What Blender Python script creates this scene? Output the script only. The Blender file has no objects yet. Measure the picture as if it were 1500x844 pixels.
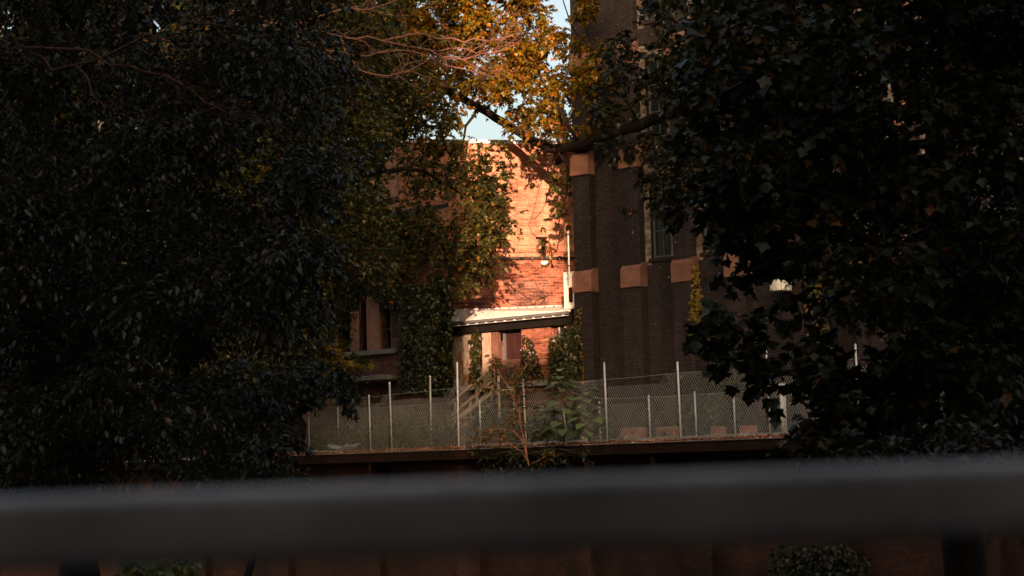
import bpy, math, random
import numpy as np
from mathutils import Vector, Matrix

random.seed(7); RNG = np.random.default_rng(7)
R = math.radians
SC = bpy.context.scene
COL = SC.collection

# ------------------------------------------------------------------ camera
FPX = 2500.0                      # focal length in photograph pixels (1500 wide)
EYE = 1.6
cam_d = bpy.data.cameras.new('camera'); cam = bpy.data.objects.new('camera', cam_d); COL.objects.link(cam)
cam_d.sensor_width = 36; cam_d.lens = FPX / 1500 * 36
cam_d.clip_start = .05; cam_d.clip_end = 3000
PITCH = math.atan(268 / FPX); ROLL = R(1.5)
CM = Matrix.Translation((0, 0, EYE)) @ Matrix.Rotation(R(90) + PITCH, 4, 'X') @ Matrix.Rotation(-ROLL, 4, 'Z')
cam.matrix_world = CM
cam_d.dof.use_dof = True; cam_d.dof.focus_distance = 56; cam_d.dof.aperture_fstop = 2.7
SC.camera = cam

# ------------------------------------------------------------------ light
SUN_AZ = 0.0      # degrees to the right of straight behind the camera
SUN_EL = 8.0
w = bpy.data.worlds.new('World'); SC.world = w; w.use_nodes = True
nt = w.node_tree; bg = nt.nodes['Background']
sky = nt.nodes.new('ShaderNodeTexSky'); sky.sky_type = 'NISHITA'; sky.sun_disc = False
sky.sun_elevation = R(SUN_EL); sky.sun_rotation = R(180 - SUN_AZ)
sky.dust_density = 8.0; sky.air_density = .8; sky.ozone_density = .4
nt.links.new(sky.outputs[0], bg.inputs[0]); bg.inputs[1].default_value = .15
sd = bpy.data.lights.new('sun', 'SUN'); sun = bpy.data.objects.new('sun', sd); COL.objects.link(sun)
sd.energy = 4.2; sd.angle = R(.5); sd.color = (1, .62, .46)
_to_sun = Vector((math.sin(R(SUN_AZ)) * math.cos(R(SUN_EL)), -math.cos(R(SUN_AZ)) * math.cos(R(SUN_EL)), math.sin(R(SUN_EL))))
sun.rotation_euler = _to_sun.to_track_quat('Z', 'Y').to_euler(); sun.location = (0, -20, 60)
SC.view_settings.view_transform = 'Standard'; SC.view_settings.look = 'None'
SC.view_settings.gamma = 1; SC.view_settings.use_curve_mapping = False
SC.view_settings.exposure = 1.8
SC.view_settings.use_white_balance = True; SC.view_settings.white_balance_temperature = 7500; SC.view_settings.white_balance_tint = 10
SC.cycles.max_bounces = 6; SC.cycles.transparent_max_bounces = 8

# ------------------------------------------------------------------ geometry of the view -> world
def ray(px, py):
    d = CM.to_3x3() @ Vector(((px - 750) / FPX, -(py - 422) / FPX, -1))
    return d
def at(px, py, Y):
    d = ray(px, py); return Vector((0, 0, EYE)) + d * (Y / d.y)
class Frame:
    """a place in the yard with local x along the facades, local y away from the water"""
    def __init__(s, x, y, deg): s.o = Vector((x, y, 0)); s.a = R(deg); s.m = Matrix.Translation(s.o) @ Matrix.Rotation(s.a, 4, 'Z'); s.i = s.m.inverted()
    def hit(s, px, py, yo=0.0):
        e = s.i @ Vector((0, 0, EYE)); d = s.i.to_3x3() @ ray(px, py)
        p = e + d * ((yo - e.y) / d.y); return p.x, p.z
    def loc(s, v): return s.i @ v
    def w(s, x, y, z): return s.m @ Vector((x, y, z))

# ------------------------------------------------------------------ object helpers
def tag(o, label=None, cat=None, group=None, kind=None):
    if label: o['label'] = label
    if cat: o['category'] = cat
    if group: o['group'] = group
    if kind: o['kind'] = kind
    return o
def link(name, me, mat=None, parent=None, loc=None, rz=0):
    o = bpy.data.objects.new(name, me); COL.objects.link(o)
    if mat and me is not None and not me.materials: me.materials.append(MAT[mat])
    if parent: o.parent = parent
    if loc is not None: o.location = loc
    if rz: o.rotation_euler.z = rz
    return o
def empty(name, loc, rz=0, label=None, cat=None, group=None):
    o = link(name, None, None, None, loc, rz); o.empty_display_size = .2
    return tag(o, label, cat, group)
class MB:
    def __init__(s): s.v = []; s.f = []
    def quad(s, a, b, c, d):
        n = len(s.v); s.v += [tuple(a), tuple(b), tuple(c), tuple(d)]; s.f.append((n, n+1, n+2, n+3)); return s
    def poly(s, pts):
        n = len(s.v); s.v += [tuple(p) for p in pts]; s.f.append(tuple(range(n, n + len(pts)))); return s
    def box(s, x0, x1, y0, y1, z0, z1):
        return s.hexa([(x0,y0,z0),(x1,y0,z0),(x1,y1,z0),(x0,y1,z0),(x0,y0,z1),(x1,y0,z1),(x1,y1,z1),(x0,y1,z1)])
    def hexa(s, p):
        n = len(s.v); s.v += [tuple(q) for q in p]
        s.f += [tuple(n + i for i in f) for f in ((3,2,1,0),(4,5,6,7),(0,1,5,4),(1,2,6,5),(2,3,7,6),(3,0,4,7))]; return s
    def prism(s, prof, axis, a, b):
        """prof: list of 2d points (counter-clockwise), extruded along axis from a to b"""
        n = len(s.v); k = len(prof)
        for t in (a, b):
            for (p, q) in prof:
                s.v.append({'x': (t, p, q), 'y': (p, t, q), 'z': (p, q, t)}[axis])
        s.f.append(tuple(range(n, n + k))[::-1]); s.f.append(tuple(range(n + k, n + 2 * k)))
        for i in range(k): s.f.append((n + i, n + (i+1) % k, n + k + (i+1) % k, n + k + i))
        return s
    def tube(s, pts, rad, sides=6, cap=True):
        pts = [Vector(p) for p in pts]; k = len(pts)
        if not isinstance(rad, (list, tuple)): rad = [rad] * k
        n0 = len(s.v); up = Vector((0, 0, 1)); side = None
        for i, p in enumerate(pts):
            t = (pts[min(i+1, k-1)] - pts[max(i-1, 0)])
            if t.length < 1e-9: t = Vector((0, 0, 1))
            t.normalize()
            if side is None:
                ref = Vector((1, 0, 0)) if abs(t.z) > .9 else up
                side = t.cross(ref).normalized()
            else:
                side = (side - t * side.dot(t)).normalized()
            bn = t.cross(side)
            for j in range(sides):
                a = 2 * math.pi * j / sides
                s.v.append(tuple(p + (side * math.cos(a) + bn * math.sin(a)) * rad[i]))
        for i in range(k - 1):
            for j in range(sides):
                a = n0 + i * sides + j; b = n0 + i * sides + (j+1) % sides
                s.f.append((a, b, b + sides, a + sides))
        if cap:
            s.f.append(tuple(n0 + j for j in range(sides))[::-1]); s.f.append(tuple(n0 + (k-1) * sides + j for j in range(sides)))
        return s
    def lathe(s, c, prof, sides=16):
        c = Vector(c); n0 = len(s.v)
        for (r, z) in prof:
            for j in range(sides):
                a = 2 * math.pi * j / sides; s.v.append((c.x + r * math.cos(a), c.y + r * math.sin(a), c.z + z))
        for i in range(len(prof) - 1):
            for j in range(sides):
                a = n0 + i * sides + j; b = n0 + i * sides + (j+1) % sides; s.f.append((a, b, b + sides, a + sides))
        return s
    def mesh(s, name, smooth=False):
        me = bpy.data.meshes.new(name); me.from_pydata(s.v, [], s.f); me.validate(); me.update()
        if smooth:
            for p in me.polygons: p.use_smooth = True
        return me
    def build(s, name, mat, parent=None, smooth=False, loc=None, rz=0): return link(name, s.mesh(name, smooth), mat, parent, loc, rz)
def bevelled(o, wd=.01, seg=2):
    m = o.modifiers.new('edge', 'BEVEL'); m.width = wd; m.segments = seg; m.limit_method = 'ANGLE'; return o
def wall_holes(x0, x1, z0, z1, y, holes, depth):
    """wall sheet in the local x/z plane with rectangular openings and their reveals (towards +y)"""
    m = MB()
    xs = sorted({x0, x1, *[h[0] for h in holes], *[h[1] for h in holes]}); zs = sorted({z0, z1, *[h[2] for h in holes], *[h[3] for h in holes]})
    for i in range(len(xs) - 1):
        for j in range(len(zs) - 1):
            cx, cz = (xs[i] + xs[i+1]) / 2, (zs[j] + zs[j+1]) / 2
            if any(h[0] < cx < h[1] and h[2] < cz < h[3] for h in holes): continue
            m.quad((xs[i], y, zs[j]), (xs[i+1], y, zs[j]), (xs[i+1], y, zs[j+1]), (xs[i], y, zs[j+1]))
    for (a, b, c, d) in holes:
        m.quad((a, y, c), (a, y, d), (a, y + depth, d), (a, y + depth, c)); m.quad((b, y, d), (b, y, c), (b, y + depth, c), (b, y + depth, d))
        m.quad((a, y, c), (a, y + depth, c), (b, y + depth, c), (b, y, c)); m.quad((a, y, d), (b, y, d), (b, y + depth, d), (a, y + depth, d))
    return m

# ------------------------------------------------------------------ materials
MAT = {}
def new(name):
    m = bpy.data.materials.new(name); m.use_nodes = True; MAT[name] = m
    nt = m.node_tree; return m, nt, nt.nodes['Principled BSDF']
def N(nt, t, **k):
    n = nt.nodes.new(t)
    for a, b in k.items(): setattr(n, a, b)
    return n
def ramp(nt, stops):
    r = N(nt, 'ShaderNodeValToRGB'); e = r.color_ramp.elements
    while len(e) < len(stops): e.new(.5)
    for q, (p, c) in zip(e, stops): q.position = p; q.color = (*c, 1) if len(c) == 3 else c
    return r
def mix(nt, fac, a, b, mode='MIX'):
    n = N(nt, 'ShaderNodeMix', data_type='RGBA', blend_type=mode); L = nt.links
    for s, v in ((0, fac), (6, a), (7, b)):
        if hasattr(v, 'is_output'): L.new(v, n.inputs[s])
        else: n.inputs[s].default_value = v if s == 0 else (*v, 1)
    return n.outputs[2]
def noise(nt, scale, detail=4, vec=None, rough=.55):
    n = N(nt, 'ShaderNodeTexNoise'); n.inputs['Scale'].default_value = scale; n.inputs['Detail'].default_value = detail; n.inputs['Roughness'].default_value = rough
    if vec is not None: nt.links.new(vec, n.inputs['Vector'])
    return n.outputs['Fac']
def bump(nt, b, h, strength=.4, dist=.02):
    n = N(nt, 'ShaderNodeBump'); n.inputs['Strength'].default_value = strength; n.inputs['Distance'].default_value = dist
    nt.links.new(h, n.inputs['Height']); nt.links.new(n.outputs[0], b.inputs['Normal'])
def objvec(nt):
    tc = N(nt, 'ShaderNodeTexCoord'); return tc.outputs['Object']
def plain(name, col, rough=.7, var=.35, scale=3, metal=0, bmp=.2, dark=None, spec=.5, ovar=False):
    m, nt, b = new(name); v = objvec(nt)
    f = noise(nt, scale, 6, v, .65)
    d = dark or tuple(c * (1 - var) for c in col)
    r = ramp(nt, [(.3, d), (.62, col)]); nt.links.new(f, r.inputs[0])
    oi = N(nt, 'ShaderNodeObjectInfo'); ro = ramp(nt, [(0, (.62, .62, .64)), (1, (1.15, 1.1, 1.05))]); nt.links.new(oi.outputs['Random'], ro.inputs[0])
    nt.links.new(mix(nt, 1.0 if ovar else 0.0, r.outputs[0], ro.outputs[0], 'MULTIPLY'), b.inputs['Base Color'])
    b.inputs['Roughness'].default_value = rough; b.inputs['Metallic'].default_value = metal; b.inputs['Specular IOR Level'].default_value = spec
    if bmp: bump(nt, b, noise(nt, scale * 6, 5, v), bmp, .01)
    return m
def brick(name, c1, c2, mortar, stain, bw=.23, rh=.078, ms=.011, stain_amt=.5, pale=None, pale_amt=0, salt=None, rows=0):
    m, nt, b = new(name); L = nt.links; v = objvec(nt)
    sx = N(nt, 'ShaderNodeSeparateXYZ'); L.new(v, sx.inputs[0])
    ad = N(nt, 'ShaderNodeMath', operation='ADD'); L.new(sx.outputs[0], ad.inputs[0]); L.new(sx.outputs[1], ad.inputs[1])
    cb = N(nt, 'ShaderNodeCombineXYZ'); L.new(ad.outputs[0], cb.inputs[0]); L.new(sx.outputs[2], cb.inputs[1])
    # slightly wavy courses
    wv = N(nt, 'ShaderNodeTexNoise'); wv.inputs['Scale'].default_value = .6; L.new(v, wv.inputs['Vector'])
    sc = N(nt, 'ShaderNodeVectorMath', operation='SCALE'); L.new(wv.outputs['Color'], sc.inputs[0]); sc.inputs['Scale'].default_value = .05
    av = N(nt, 'ShaderNodeVectorMath', operation='ADD'); L.new(cb.outputs[0], av.inputs[0]); L.new(sc.outputs[0], av.inputs[1])
    br = N(nt, 'ShaderNodeTexBrick'); L.new(av.outputs[0], br.inputs['Vector'])
    for k, val in (('Scale', 1), ('Brick Width', bw), ('Row Height', rh), ('Mortar Size', ms), ('Mortar Smooth', .3), ('Bias', 0)): br.inputs[k].default_value = val
    br.inputs['Color1'].default_value = (*c1, 1); br.inputs['Color2'].default_value = (*c2, 1); br.inputs['Mortar'].default_value = (*mortar, 1)
    f1 = noise(nt, .35, 6, v, .7); r1 = ramp(nt, [(.38, (0, 0, 0)), (.66, (1, 1, 1))]); L.new(f1, r1.inputs[0])
    ma = N(nt, 'ShaderNodeMath', operation='MULTIPLY'); L.new(r1.outputs[0], ma.inputs[0]); ma.inputs[1].default_value = stain_amt
    col = mix(nt, ma.outputs[0], br.outputs['Color'], stain)
    f2 = noise(nt, 9, 3, v, .6); r2 = ramp(nt, [(.3, (.72, .72, .72)), (.7, (1.2, 1.2, 1.2))]); L.new(f2, r2.inputs[0])
    col = mix(nt, 1.0, col, r2.outputs[0], 'MULTIPLY')
    if pale:
        mp = N(nt, 'ShaderNodeMapping'); L.new(v, mp.inputs[0]); mp.inputs['Scale'].default_value = (1, 1, 2.6)
        f3 = noise(nt, 1.1, 8, mp.outputs[0], .75); r3 = ramp(nt, [(.47, (0, 0, 0)), (.6, (1, 1, 1))]); L.new(f3, r3.inputs[0])
        mb = N(nt, 'ShaderNodeMath', operation='MULTIPLY'); L.new(r3.outputs[0], mb.inputs[0]); mb.inputs[1].default_value = pale_amt
        col = mix(nt, mb.outputs[0], col, pale)
    ms_ = N(nt, 'ShaderNodeMapping'); L.new(v, ms_.inputs[0]); ms_.inputs['Scale'].default_value = (1, 1, .12)
    f5 = noise(nt, 1.6, 6, ms_.outputs[0], .65); r5 = ramp(nt, [(.3, (.62, .6, .6)), (.62, (1.12, 1.12, 1.12))]); L.new(f5, r5.inputs[0])
    col = mix(nt, 1.0, col, r5.outputs[0], 'MULTIPLY')
    if rows:
        mr = N(nt, 'ShaderNodeMapping'); L.new(cb.outputs[0], mr.inputs[0]); mr.inputs['Scale'].default_value = (.7, 9, 1)
        f6 = noise(nt, 1.3, 5, mr.outputs[0], .7); r6 = ramp(nt, [(.5, (1, 1, 1)), (.64, (1 - rows, 1 - rows * 1.04, 1 - rows * 1.05))]); L.new(f6, r6.inputs[0])
        col = mix(nt, 1.0, col, r6.outputs[0], 'MULTIPLY')
    if salt:
        f4 = noise(nt, 5.5, 3, v, .5); r4 = ramp(nt, [(.7, (0, 0, 0)), (.76, (1, 1, 1))]); L.new(f4, r4.inputs[0])
        col = mix(nt, r4.outputs[0], col, salt)
    L.new(col, b.inputs['Base Color']); b.inputs['Roughness'].default_value = .88; b.inputs['Specular IOR Level'].default_value = .25
    iv = N(nt, 'ShaderNodeMath', operation='SUBTRACT'); iv.inputs[0].default_value = 1; L.new(br.outputs['Fac'], iv.inputs[1])
    bump(nt, b, iv.outputs[0], .7, .02)
    return m
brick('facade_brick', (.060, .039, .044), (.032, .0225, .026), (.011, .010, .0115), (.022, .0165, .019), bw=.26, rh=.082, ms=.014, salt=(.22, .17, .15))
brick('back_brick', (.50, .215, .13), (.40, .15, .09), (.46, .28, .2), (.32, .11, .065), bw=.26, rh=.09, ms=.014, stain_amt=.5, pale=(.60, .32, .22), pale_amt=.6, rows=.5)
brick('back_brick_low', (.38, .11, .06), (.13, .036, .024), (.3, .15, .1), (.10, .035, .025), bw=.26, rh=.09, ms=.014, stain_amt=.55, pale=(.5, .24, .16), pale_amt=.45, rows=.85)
brick('patch_brick', (.24, .08, .05), (.09, .032, .025), (.26, .15, .11), (.05, .025, .02), bw=.26, rh=.09, ms=.014, stain_amt=.7, pale=(.4, .2, .15), pale_amt=.5, rows=.9)
brick('wing_brick', (.13, .055, .042), (.075, .032, .026), (.08, .05, .045), (.03, .018, .015), stain_amt=.8, pale=(.24, .14, .11), pale_amt=.5)
brick('pink_brick', (.42, .2, .15), (.33, .15, .11), (.3, .19, .15), (.2, .09, .07), stain_amt=.6)
brick('quay_brick', (.09, .032, .02), (.05, .018, .012), (.03, .02, .015), (.012, .008, .006), stain_amt=.8)
brick('salt_brick', (.16, .08, .065), (.1, .055, .046), (.2, .16, .15), (.08, .05, .045), bw=.26, rh=.082, ms=.016, stain_amt=.5, pale=(.33, .3, .28), pale_amt=.9)
brick('blocker_brick', (.2, .09, .06), (.14, .06, .045), (.2, .16, .14), (.08, .05, .04))  # only for the unseen blocks added to shape the sun
plain('sandstone', (.34, .155, .115), .85, .5, 2.2, bmp=.3, ovar=True)
plain('old_stone', (.17, .17, .165), .85, .5, 2.0, bmp=.4)
plain('concrete', (.28, .26, .24), .85, .5, 1.6, bmp=.4)
plain('white_metal', (.78, .74, .70), .45, .25, 2.5, bmp=.1)
plain('white_paint', (.8, .78, .74), .55, .15, 2, bmp=.05)
plain('galvanised', (.74, .74, .73), .42, .25, 9, metal=.15, bmp=.1, ovar=True)
plain('wire', (.42, .42, .4), .5, .3, 9, metal=.1, bmp=0)
plain('zinc_sheet', (.55, .56, .57), .42, .5, 3, metal=.2, bmp=.15)
plain('dark_metal', (.035, .03, .028), .5, .4, 5, bmp=.1)
plain('rust', (.024, .0115, .008), .9, .7, 2.5, bmp=.4, spec=.08)
plain('rail_metal', (.36, .32, .29), .42, .5, 5, bmp=.15)
plain('timber', (.5, .42, .35), .8, .5, 4, bmp=.3)
plain('brown_timber', (.13, .06, .04), .75, .5, 5, bmp=.2)
plain('door_paint', (.028, .009, .008), .5, .4, 4, bmp=.1)
plain('dark_frame', (.09, .10, .105), .6, .3, 5, bmp=.1)
plain('bark', (.018, .013, .010), .95, .6, 6, bmp=.8, spec=.1)
plain('dead_wood', (.13, .055, .035), .85, .45, 9, bmp=.4)
plain('dark_twig', (.05, .022, .015), .9, .5, 9, bmp=.4, spec=.15)
plain('eave_shade_timber', (.008, .007, .006), .9, .4, 5, bmp=.2, spec=.08)  # near-black so the colour carries the shade under the eave
plain('red_stem', (.5, .2, .13), .7, .4, 12, bmp=.2)
plain('green_stem', (.07, .08, .035), .7, .3, 12, bmp=.1)
plain('asphalt', (.055, .054, .053), .9, .3, 8, bmp=.4)
plain('soil', (.055, .045, .03), .95, .6, .8, bmp=.6)
plain('yard_dirt', (.05, .043, .03), .95, .6, .6, bmp=.6)
plain('roof_felt', (.06, .06, .06), .9, .3, 2, bmp=.2)
def peeling(name, paint, under):
    m, nt, b = new(name); v = objvec(nt); L = nt.links
    mp = N(nt, 'ShaderNodeMapping'); L.new(v, mp.inputs[0]); mp.inputs['Scale'].default_value = (1.6, 1.6, .7)
    f = noise(nt, 2.4, 8, mp.outputs[0], .7); r = ramp(nt, [(.44, (0, 0, 0)), (.5, (1, 1, 1))]); L.new(f, r.inputs[0])
    f2 = noise(nt, 7, 5, v); r2 = ramp(nt, [(.3, tuple(c * .6 for c in paint)), (.65, paint)]); L.new(f2, r2.inputs[0])
    L.new(mix(nt, r.outputs[0], under, r2.outputs[0]), b.inputs['Base Color']); b.inputs['Roughness'].default_value = .8
    bump(nt, b, f, .5, .02)
peeling('peeling_white', (.30, .27, .23), (.2, .075, .045))
peeling('cream_render', (.32, .25, .195), (.22, .16, .12))
m, nt, b = new('window_glass'); b.inputs['Base Color'].default_value = (.012, .015, .017, 1); b.inputs['Roughness'].default_value = .12
bump(nt, b, noise(nt, 2.2, 2, objvec(nt)), .12, .05)
def leafmat(name, stops, rough=.42, trans=.35, tint=(1.4, 1.3, .5), spec=.5, k=1.0):
    stops = [(p, tuple(c * k for c in q)) for p, q in stops]
    m, nt, b = new(name); L = nt.links
    g = N(nt, 'ShaderNodeNewGeometry'); oi = N(nt, 'ShaderNodeObjectInfo')
    ad = N(nt, 'ShaderNodeMath', operation='ADD'); L.new(g.outputs['Random Per Island'], ad.inputs[0]); L.new(oi.outputs['Random'], ad.inputs[1])
    fr = N(nt, 'ShaderNodeMath', operation='FRACT'); L.new(ad.outputs[0], fr.inputs[0])
    r = ramp(nt, stops); r.color_ramp.interpolation = 'LINEAR'; L.new(fr.outputs[0], r.inputs[0])
    nz = noise(nt, .55, 3, g.outputs['Position']); rv = ramp(nt, [(.32, (.55, .6, .6)), (.68, (1.35, 1.25, 1.05))]); L.new(nz, rv.inputs[0])
    colr = mix(nt, 1.0, r.outputs[0], rv.outputs[0], 'MULTIPLY')
    L.new(colr, b.inputs['Base Color']); b.inputs['Roughness'].default_value = rough; b.inputs['Specular IOR Level'].default_value = spec
    tr = N(nt, 'ShaderNodeBsdfTranslucent'); L.new(mix(nt, 1.0, colr, tint, 'MULTIPLY'), tr.inputs['Color'])
    mx = N(nt, 'ShaderNodeMixShader'); mx.inputs[0].default_value = trans
    L.new(b.outputs[0], mx.inputs[1]); L.new(tr.outputs[0], mx.inputs[2]); L.new(mx.outputs[0], nt.nodes['Material Output'].inputs['Surface'])
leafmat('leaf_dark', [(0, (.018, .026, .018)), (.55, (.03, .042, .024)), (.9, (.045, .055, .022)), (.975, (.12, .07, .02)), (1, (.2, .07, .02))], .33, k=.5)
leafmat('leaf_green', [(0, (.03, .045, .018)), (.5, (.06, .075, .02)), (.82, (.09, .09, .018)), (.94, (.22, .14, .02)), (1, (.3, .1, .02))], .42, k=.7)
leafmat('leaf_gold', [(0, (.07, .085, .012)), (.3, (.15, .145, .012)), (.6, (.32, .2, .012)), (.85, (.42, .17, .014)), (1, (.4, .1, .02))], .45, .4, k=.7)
leafmat('leaf_maple', [(0, (.022, .034, .018)), (.6, (.038, .05, .022)), (.88, (.06, .062, .02)), (.955, (.14, .085, .015)), (1, (.3, .12, .015))], .45, k=.36, spec=.35)
leafmat('leaf_ivy', [(0, (.018, .03, .014)), (.6, (.035, .05, .018)), (.9, (.07, .07, .018)), (1, (.16, .08, .02))], .4, k=.6)
leafmat('leaf_vine', [(0, (.1, .1, .015)), (.5, (.2, .17, .02)), (.8, (.25, .14, .02)), (1, (.18, .07, .02))], .5)
leafmat('leaf_weed', [(0, (.08, .11, .03)), (.5, (.15, .17, .035)), (.85, (.24, .21, .04)), (1, (.3, .2, .04))], .55, k=.62)
leafmat('leaf_broad', [(0, (.09, .13, .07)), (.5, (.13, .18, .085)), (1, (.18, .22, .1))], .32, .2)
leafmat('leaf_shrub', [(0, (.07, .09, .035)), (.45, (.13, .13, .035)), (.75, (.3, .15, .03)), (1, (.42, .12, .03))], .42)
leafmat('leaf_litter', [(0, (.3, .09, .045)), (.4, (.46, .16, .08)), (.75, (.55, .3, .18)), (1, (.6, .5, .42))], .7, .1)

# ------------------------------------------------------------------ leaves and branches
SHAPES = {  # half outline from base to tip (x is the half width)
    'oval':  [(0, 0), (.2, .25), (.25, .5), (0, 1)],
    'lobed': [(0, 0), (.5, .42), (.22, .52), (0, 1)],
    'narrow':[(0, 0), (.15, .3), (.16, .6), (0, 1)],
    'maple': [(0, 0), (.32, .02), (.32, .2), (.58, .5), (.3, .6), (0, 1)],
    'heart': [(0, 0), (.34, -.08), (.46, .25), (.3, .62), (0, 1)],
    'blade': [(0, 0), (.03, .3), (.03, .6), (0, 1)],
}
def leaf_arrays(P, D, NV, S, shape, fold=.25, curl=.18):
    """P positions, D length directions, NV rough normals, S sizes -> verts array, list of face vert counts/indices"""
    h = SHAPES[shape]; k = len(h); n = len(P)
    D = D / np.linalg.norm(D, axis=1, keepdims=True)
    sd = np.cross(D, NV); sd /= (np.linalg.norm(sd, axis=1, keepdims=True) + 1e-9); nn = np.cross(sd, D)
    inner = h[1:-1]
    loc = [(0, 0)] + [(-x, y) for x, y in inner] + [(0, 1)] + [(x, y) for x, y in inner[::-1]]
    V = np.empty((n, len(loc), 3))
    for i, (x, y) in enumerate(loc):
        V[:, i] = P + S[:, None] * (sd * x + D * y + nn * (abs(x) * fold - curl * y * y))
    m = len(inner)
    fl = [0, *range(1, m + 1), m + 1][::-1]; fr = [0, m + 1, *range(m + 2, 2 * m + 2)][::-1]
    return V.reshape(-1, 3), (fl, fr), len(loc)
def np_mesh(name, V, faces, nper, n, smooth=False):
    me = bpy.data.meshes.new(name)
    idx = np.concatenate([np.array(f) for f in faces]); lens = np.array([len(f) for f in faces])
    loops = (np.arange(n)[:, None] * nper + idx[None]).ravel(); tot = np.tile(lens, n)
    starts = np.concatenate([[0], np.cumsum(tot)[:-1]])
    me.vertices.add(len(V)); me.vertices.foreach_set('co', V.ravel().astype(np.float32))
    me.loops.add(len(loops)); me.loops.foreach_set('vertex_index', loops.astype(np.int32))
    me.polygons.add(len(tot)); me.polygons.foreach_set('loop_start', starts.astype(np.int32)); me.polygons.foreach_set('loop_total', tot.astype(np.int32))
    me.update(calc_edges=True); return me
def rnd_dir(n):
    v = RNG.normal(size=(n, 3)); return v / np.linalg.norm(v, axis=1, keepdims=True)
TW = []
def spray_leaves(clumps, per_twig=11):
    """leaves set along drooping twigs inside ellipsoid clumps: (centre, radii, leaf count) -> P, D, N"""
    Ps, Ds, Ns = [], [], []; TW.clear()
    for c, r, n in clumps:
        c = np.array(c); r = np.array(r); nt_ = max(1, int(n / per_twig))
        d0 = rnd_dir(nt_); start = c + d0 * r * (RNG.random((nt_, 1)) ** .6 * .8)
        td = d0 * .8 + rnd_dir(nt_) * .7 + np.array([0, 0, -.15]); td /= np.linalg.norm(td, axis=1, keepdims=True)
        ln = r.mean() * (.35 + .45 * RNG.random((nt_, 1)))
        sag = ln * (.1 + .35 * RNG.random((nt_, 1)))
        side = np.cross(td, [0, 0, 1.0]); side /= (np.linalg.norm(side, axis=1, keepdims=True) + 1e-9)
        TW.append((start, start + td * ln * .5 - np.array([0, 0, 1]) * sag * .25, start + td * ln - np.array([0, 0, 1]) * sag))
        for i in range(per_twig):
            t = (i + RNG.random((nt_, 1))) / per_twig; sg = 1 if i % 2 else -1
            p = start + td * ln * t + np.array([0, 0, -1]) * sag * t * t + rnd_dir(nt_) * .03
            d = td * .5 + side * sg * (.5 + .6 * RNG.random((nt_, 1))) + np.array([0, 0, -.45]) + rnd_dir(nt_) * .45
            nn = np.array([0, 0, 1.0]) + rnd_dir(nt_) * .65 + side * sg * .2
            Ps.append(p); Ds.append(d); Ns.append(nn)
    return np.concatenate(Ps), np.concatenate(Ds), np.concatenate(Ns)
def crown(name, clumps, size, shape, mat, parent, per_twig=11, fold=.25, twig=.008):
    P, D, NV = spray_leaves(clumps, per_twig)
    S = size * (.5 + .85 * RNG.random(len(P)) ** 1.3)
    V, F, k = leaf_arrays(P, D, NV, S, shape, fold)
    inv = np.array(parent.matrix_basis.inverted()) if parent else np.eye(4)
    V = V @ inv[:3, :3].T + inv[:3, 3]
    o = link(name, np_mesh(name, V, F, k, len(P)), mat, parent); o['kind'] = 'stuff'
    if twig:
        a, b, c = (np.concatenate([q[i] for q in TW]) for i in range(3)); n = len(a); V = np.empty((n, 9, 3))
        off = np.array([[0, 0, 1], [.87, 0, -.5], [-.87, 0, -.5]])
        for j, (p, rr) in enumerate(((a, twig), (b, twig * .75), (c, twig * .4))):
            for q in range(3): V[:, j * 3 + q] = p + off[q] * rr
        V = V.reshape(-1, 3) @ inv[:3, :3].T + inv[:3, 3]
        F = [(j * 3 + q, j * 3 + (q + 1) % 3, j * 3 + 3 + (q + 1) % 3, j * 3 + 3 + q) for j in range(2) for q in range(3)]
        tag(link('twigs', np_mesh('twigs', V, F, 9, n), 'dark_twig', parent), kind='stuff')
    return o
def in_poly(x, y, poly):
    c = False; n = len(poly)
    for i in range(n):
        x1, y1 = poly[i]; x2, y2 = poly[(i+1) % n]
        if (y1 > y) != (y2 > y) and x < (x2 - x1) * (y - y1) / (y2 - y1) + x1: c = not c
    return c
def fill_clumps(poly, Z, rpx, n, leaves, squash=.75, zs=None):
    """n clumps spread through the crown volume whose outline is poly, depth range Z, radius range in px"""
    xs = [p[0] for p in poly]; ys = [p[1] for p in poly]; out = []; pts = []; tries = 0
    while len(out) < n and tries < 40000:
        tries += 1
        x = random.uniform(min(xs), max(xs)); y = random.uniform(min(ys), max(ys))
        if not in_poly(x, y, poly): continue
        r = random.uniform(*rpx); zz = random.uniform(*Z)
        if any((x-a)**2 + (y-b)**2 < (.55 * r)**2 and abs(zz - c) < 2.2 for a, b, c in pts): 
            if random.random() < .9: continue
        pts.append((x, y, zz)); rm = r / FPX * zz
        out.append((tuple(at(x, y, zz)), (rm, rm * 1.1, rm * squash), int(leaves * (r / (sum(rpx) / 2)) ** 2)))
    return out
def kink(pts, n=3, amt=.06):
    """subdivide a polyline with small random bends"""
    pts = [Vector(p) for p in pts]; out = [pts[0]]
    for a, b in zip(pts, pts[1:]):
        L = (b - a).length
        for i in range(1, n + 1):
            p = a.lerp(b, i / n)
            if i < n: p += Vector((random.gauss(0, 1), random.gauss(0, 1), random.gauss(0, 1))) * amt * L
            out.append(p)
    return out
def limb(mb, pts, r0, r1, sides=7, n=3, amt=.05):
    q = kink(pts, n, amt); k = len(q) - 1
    mb.tube(q, [r0 + (r1 - r0) * i / k for i in range(k + 1)], sides); return q
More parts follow.
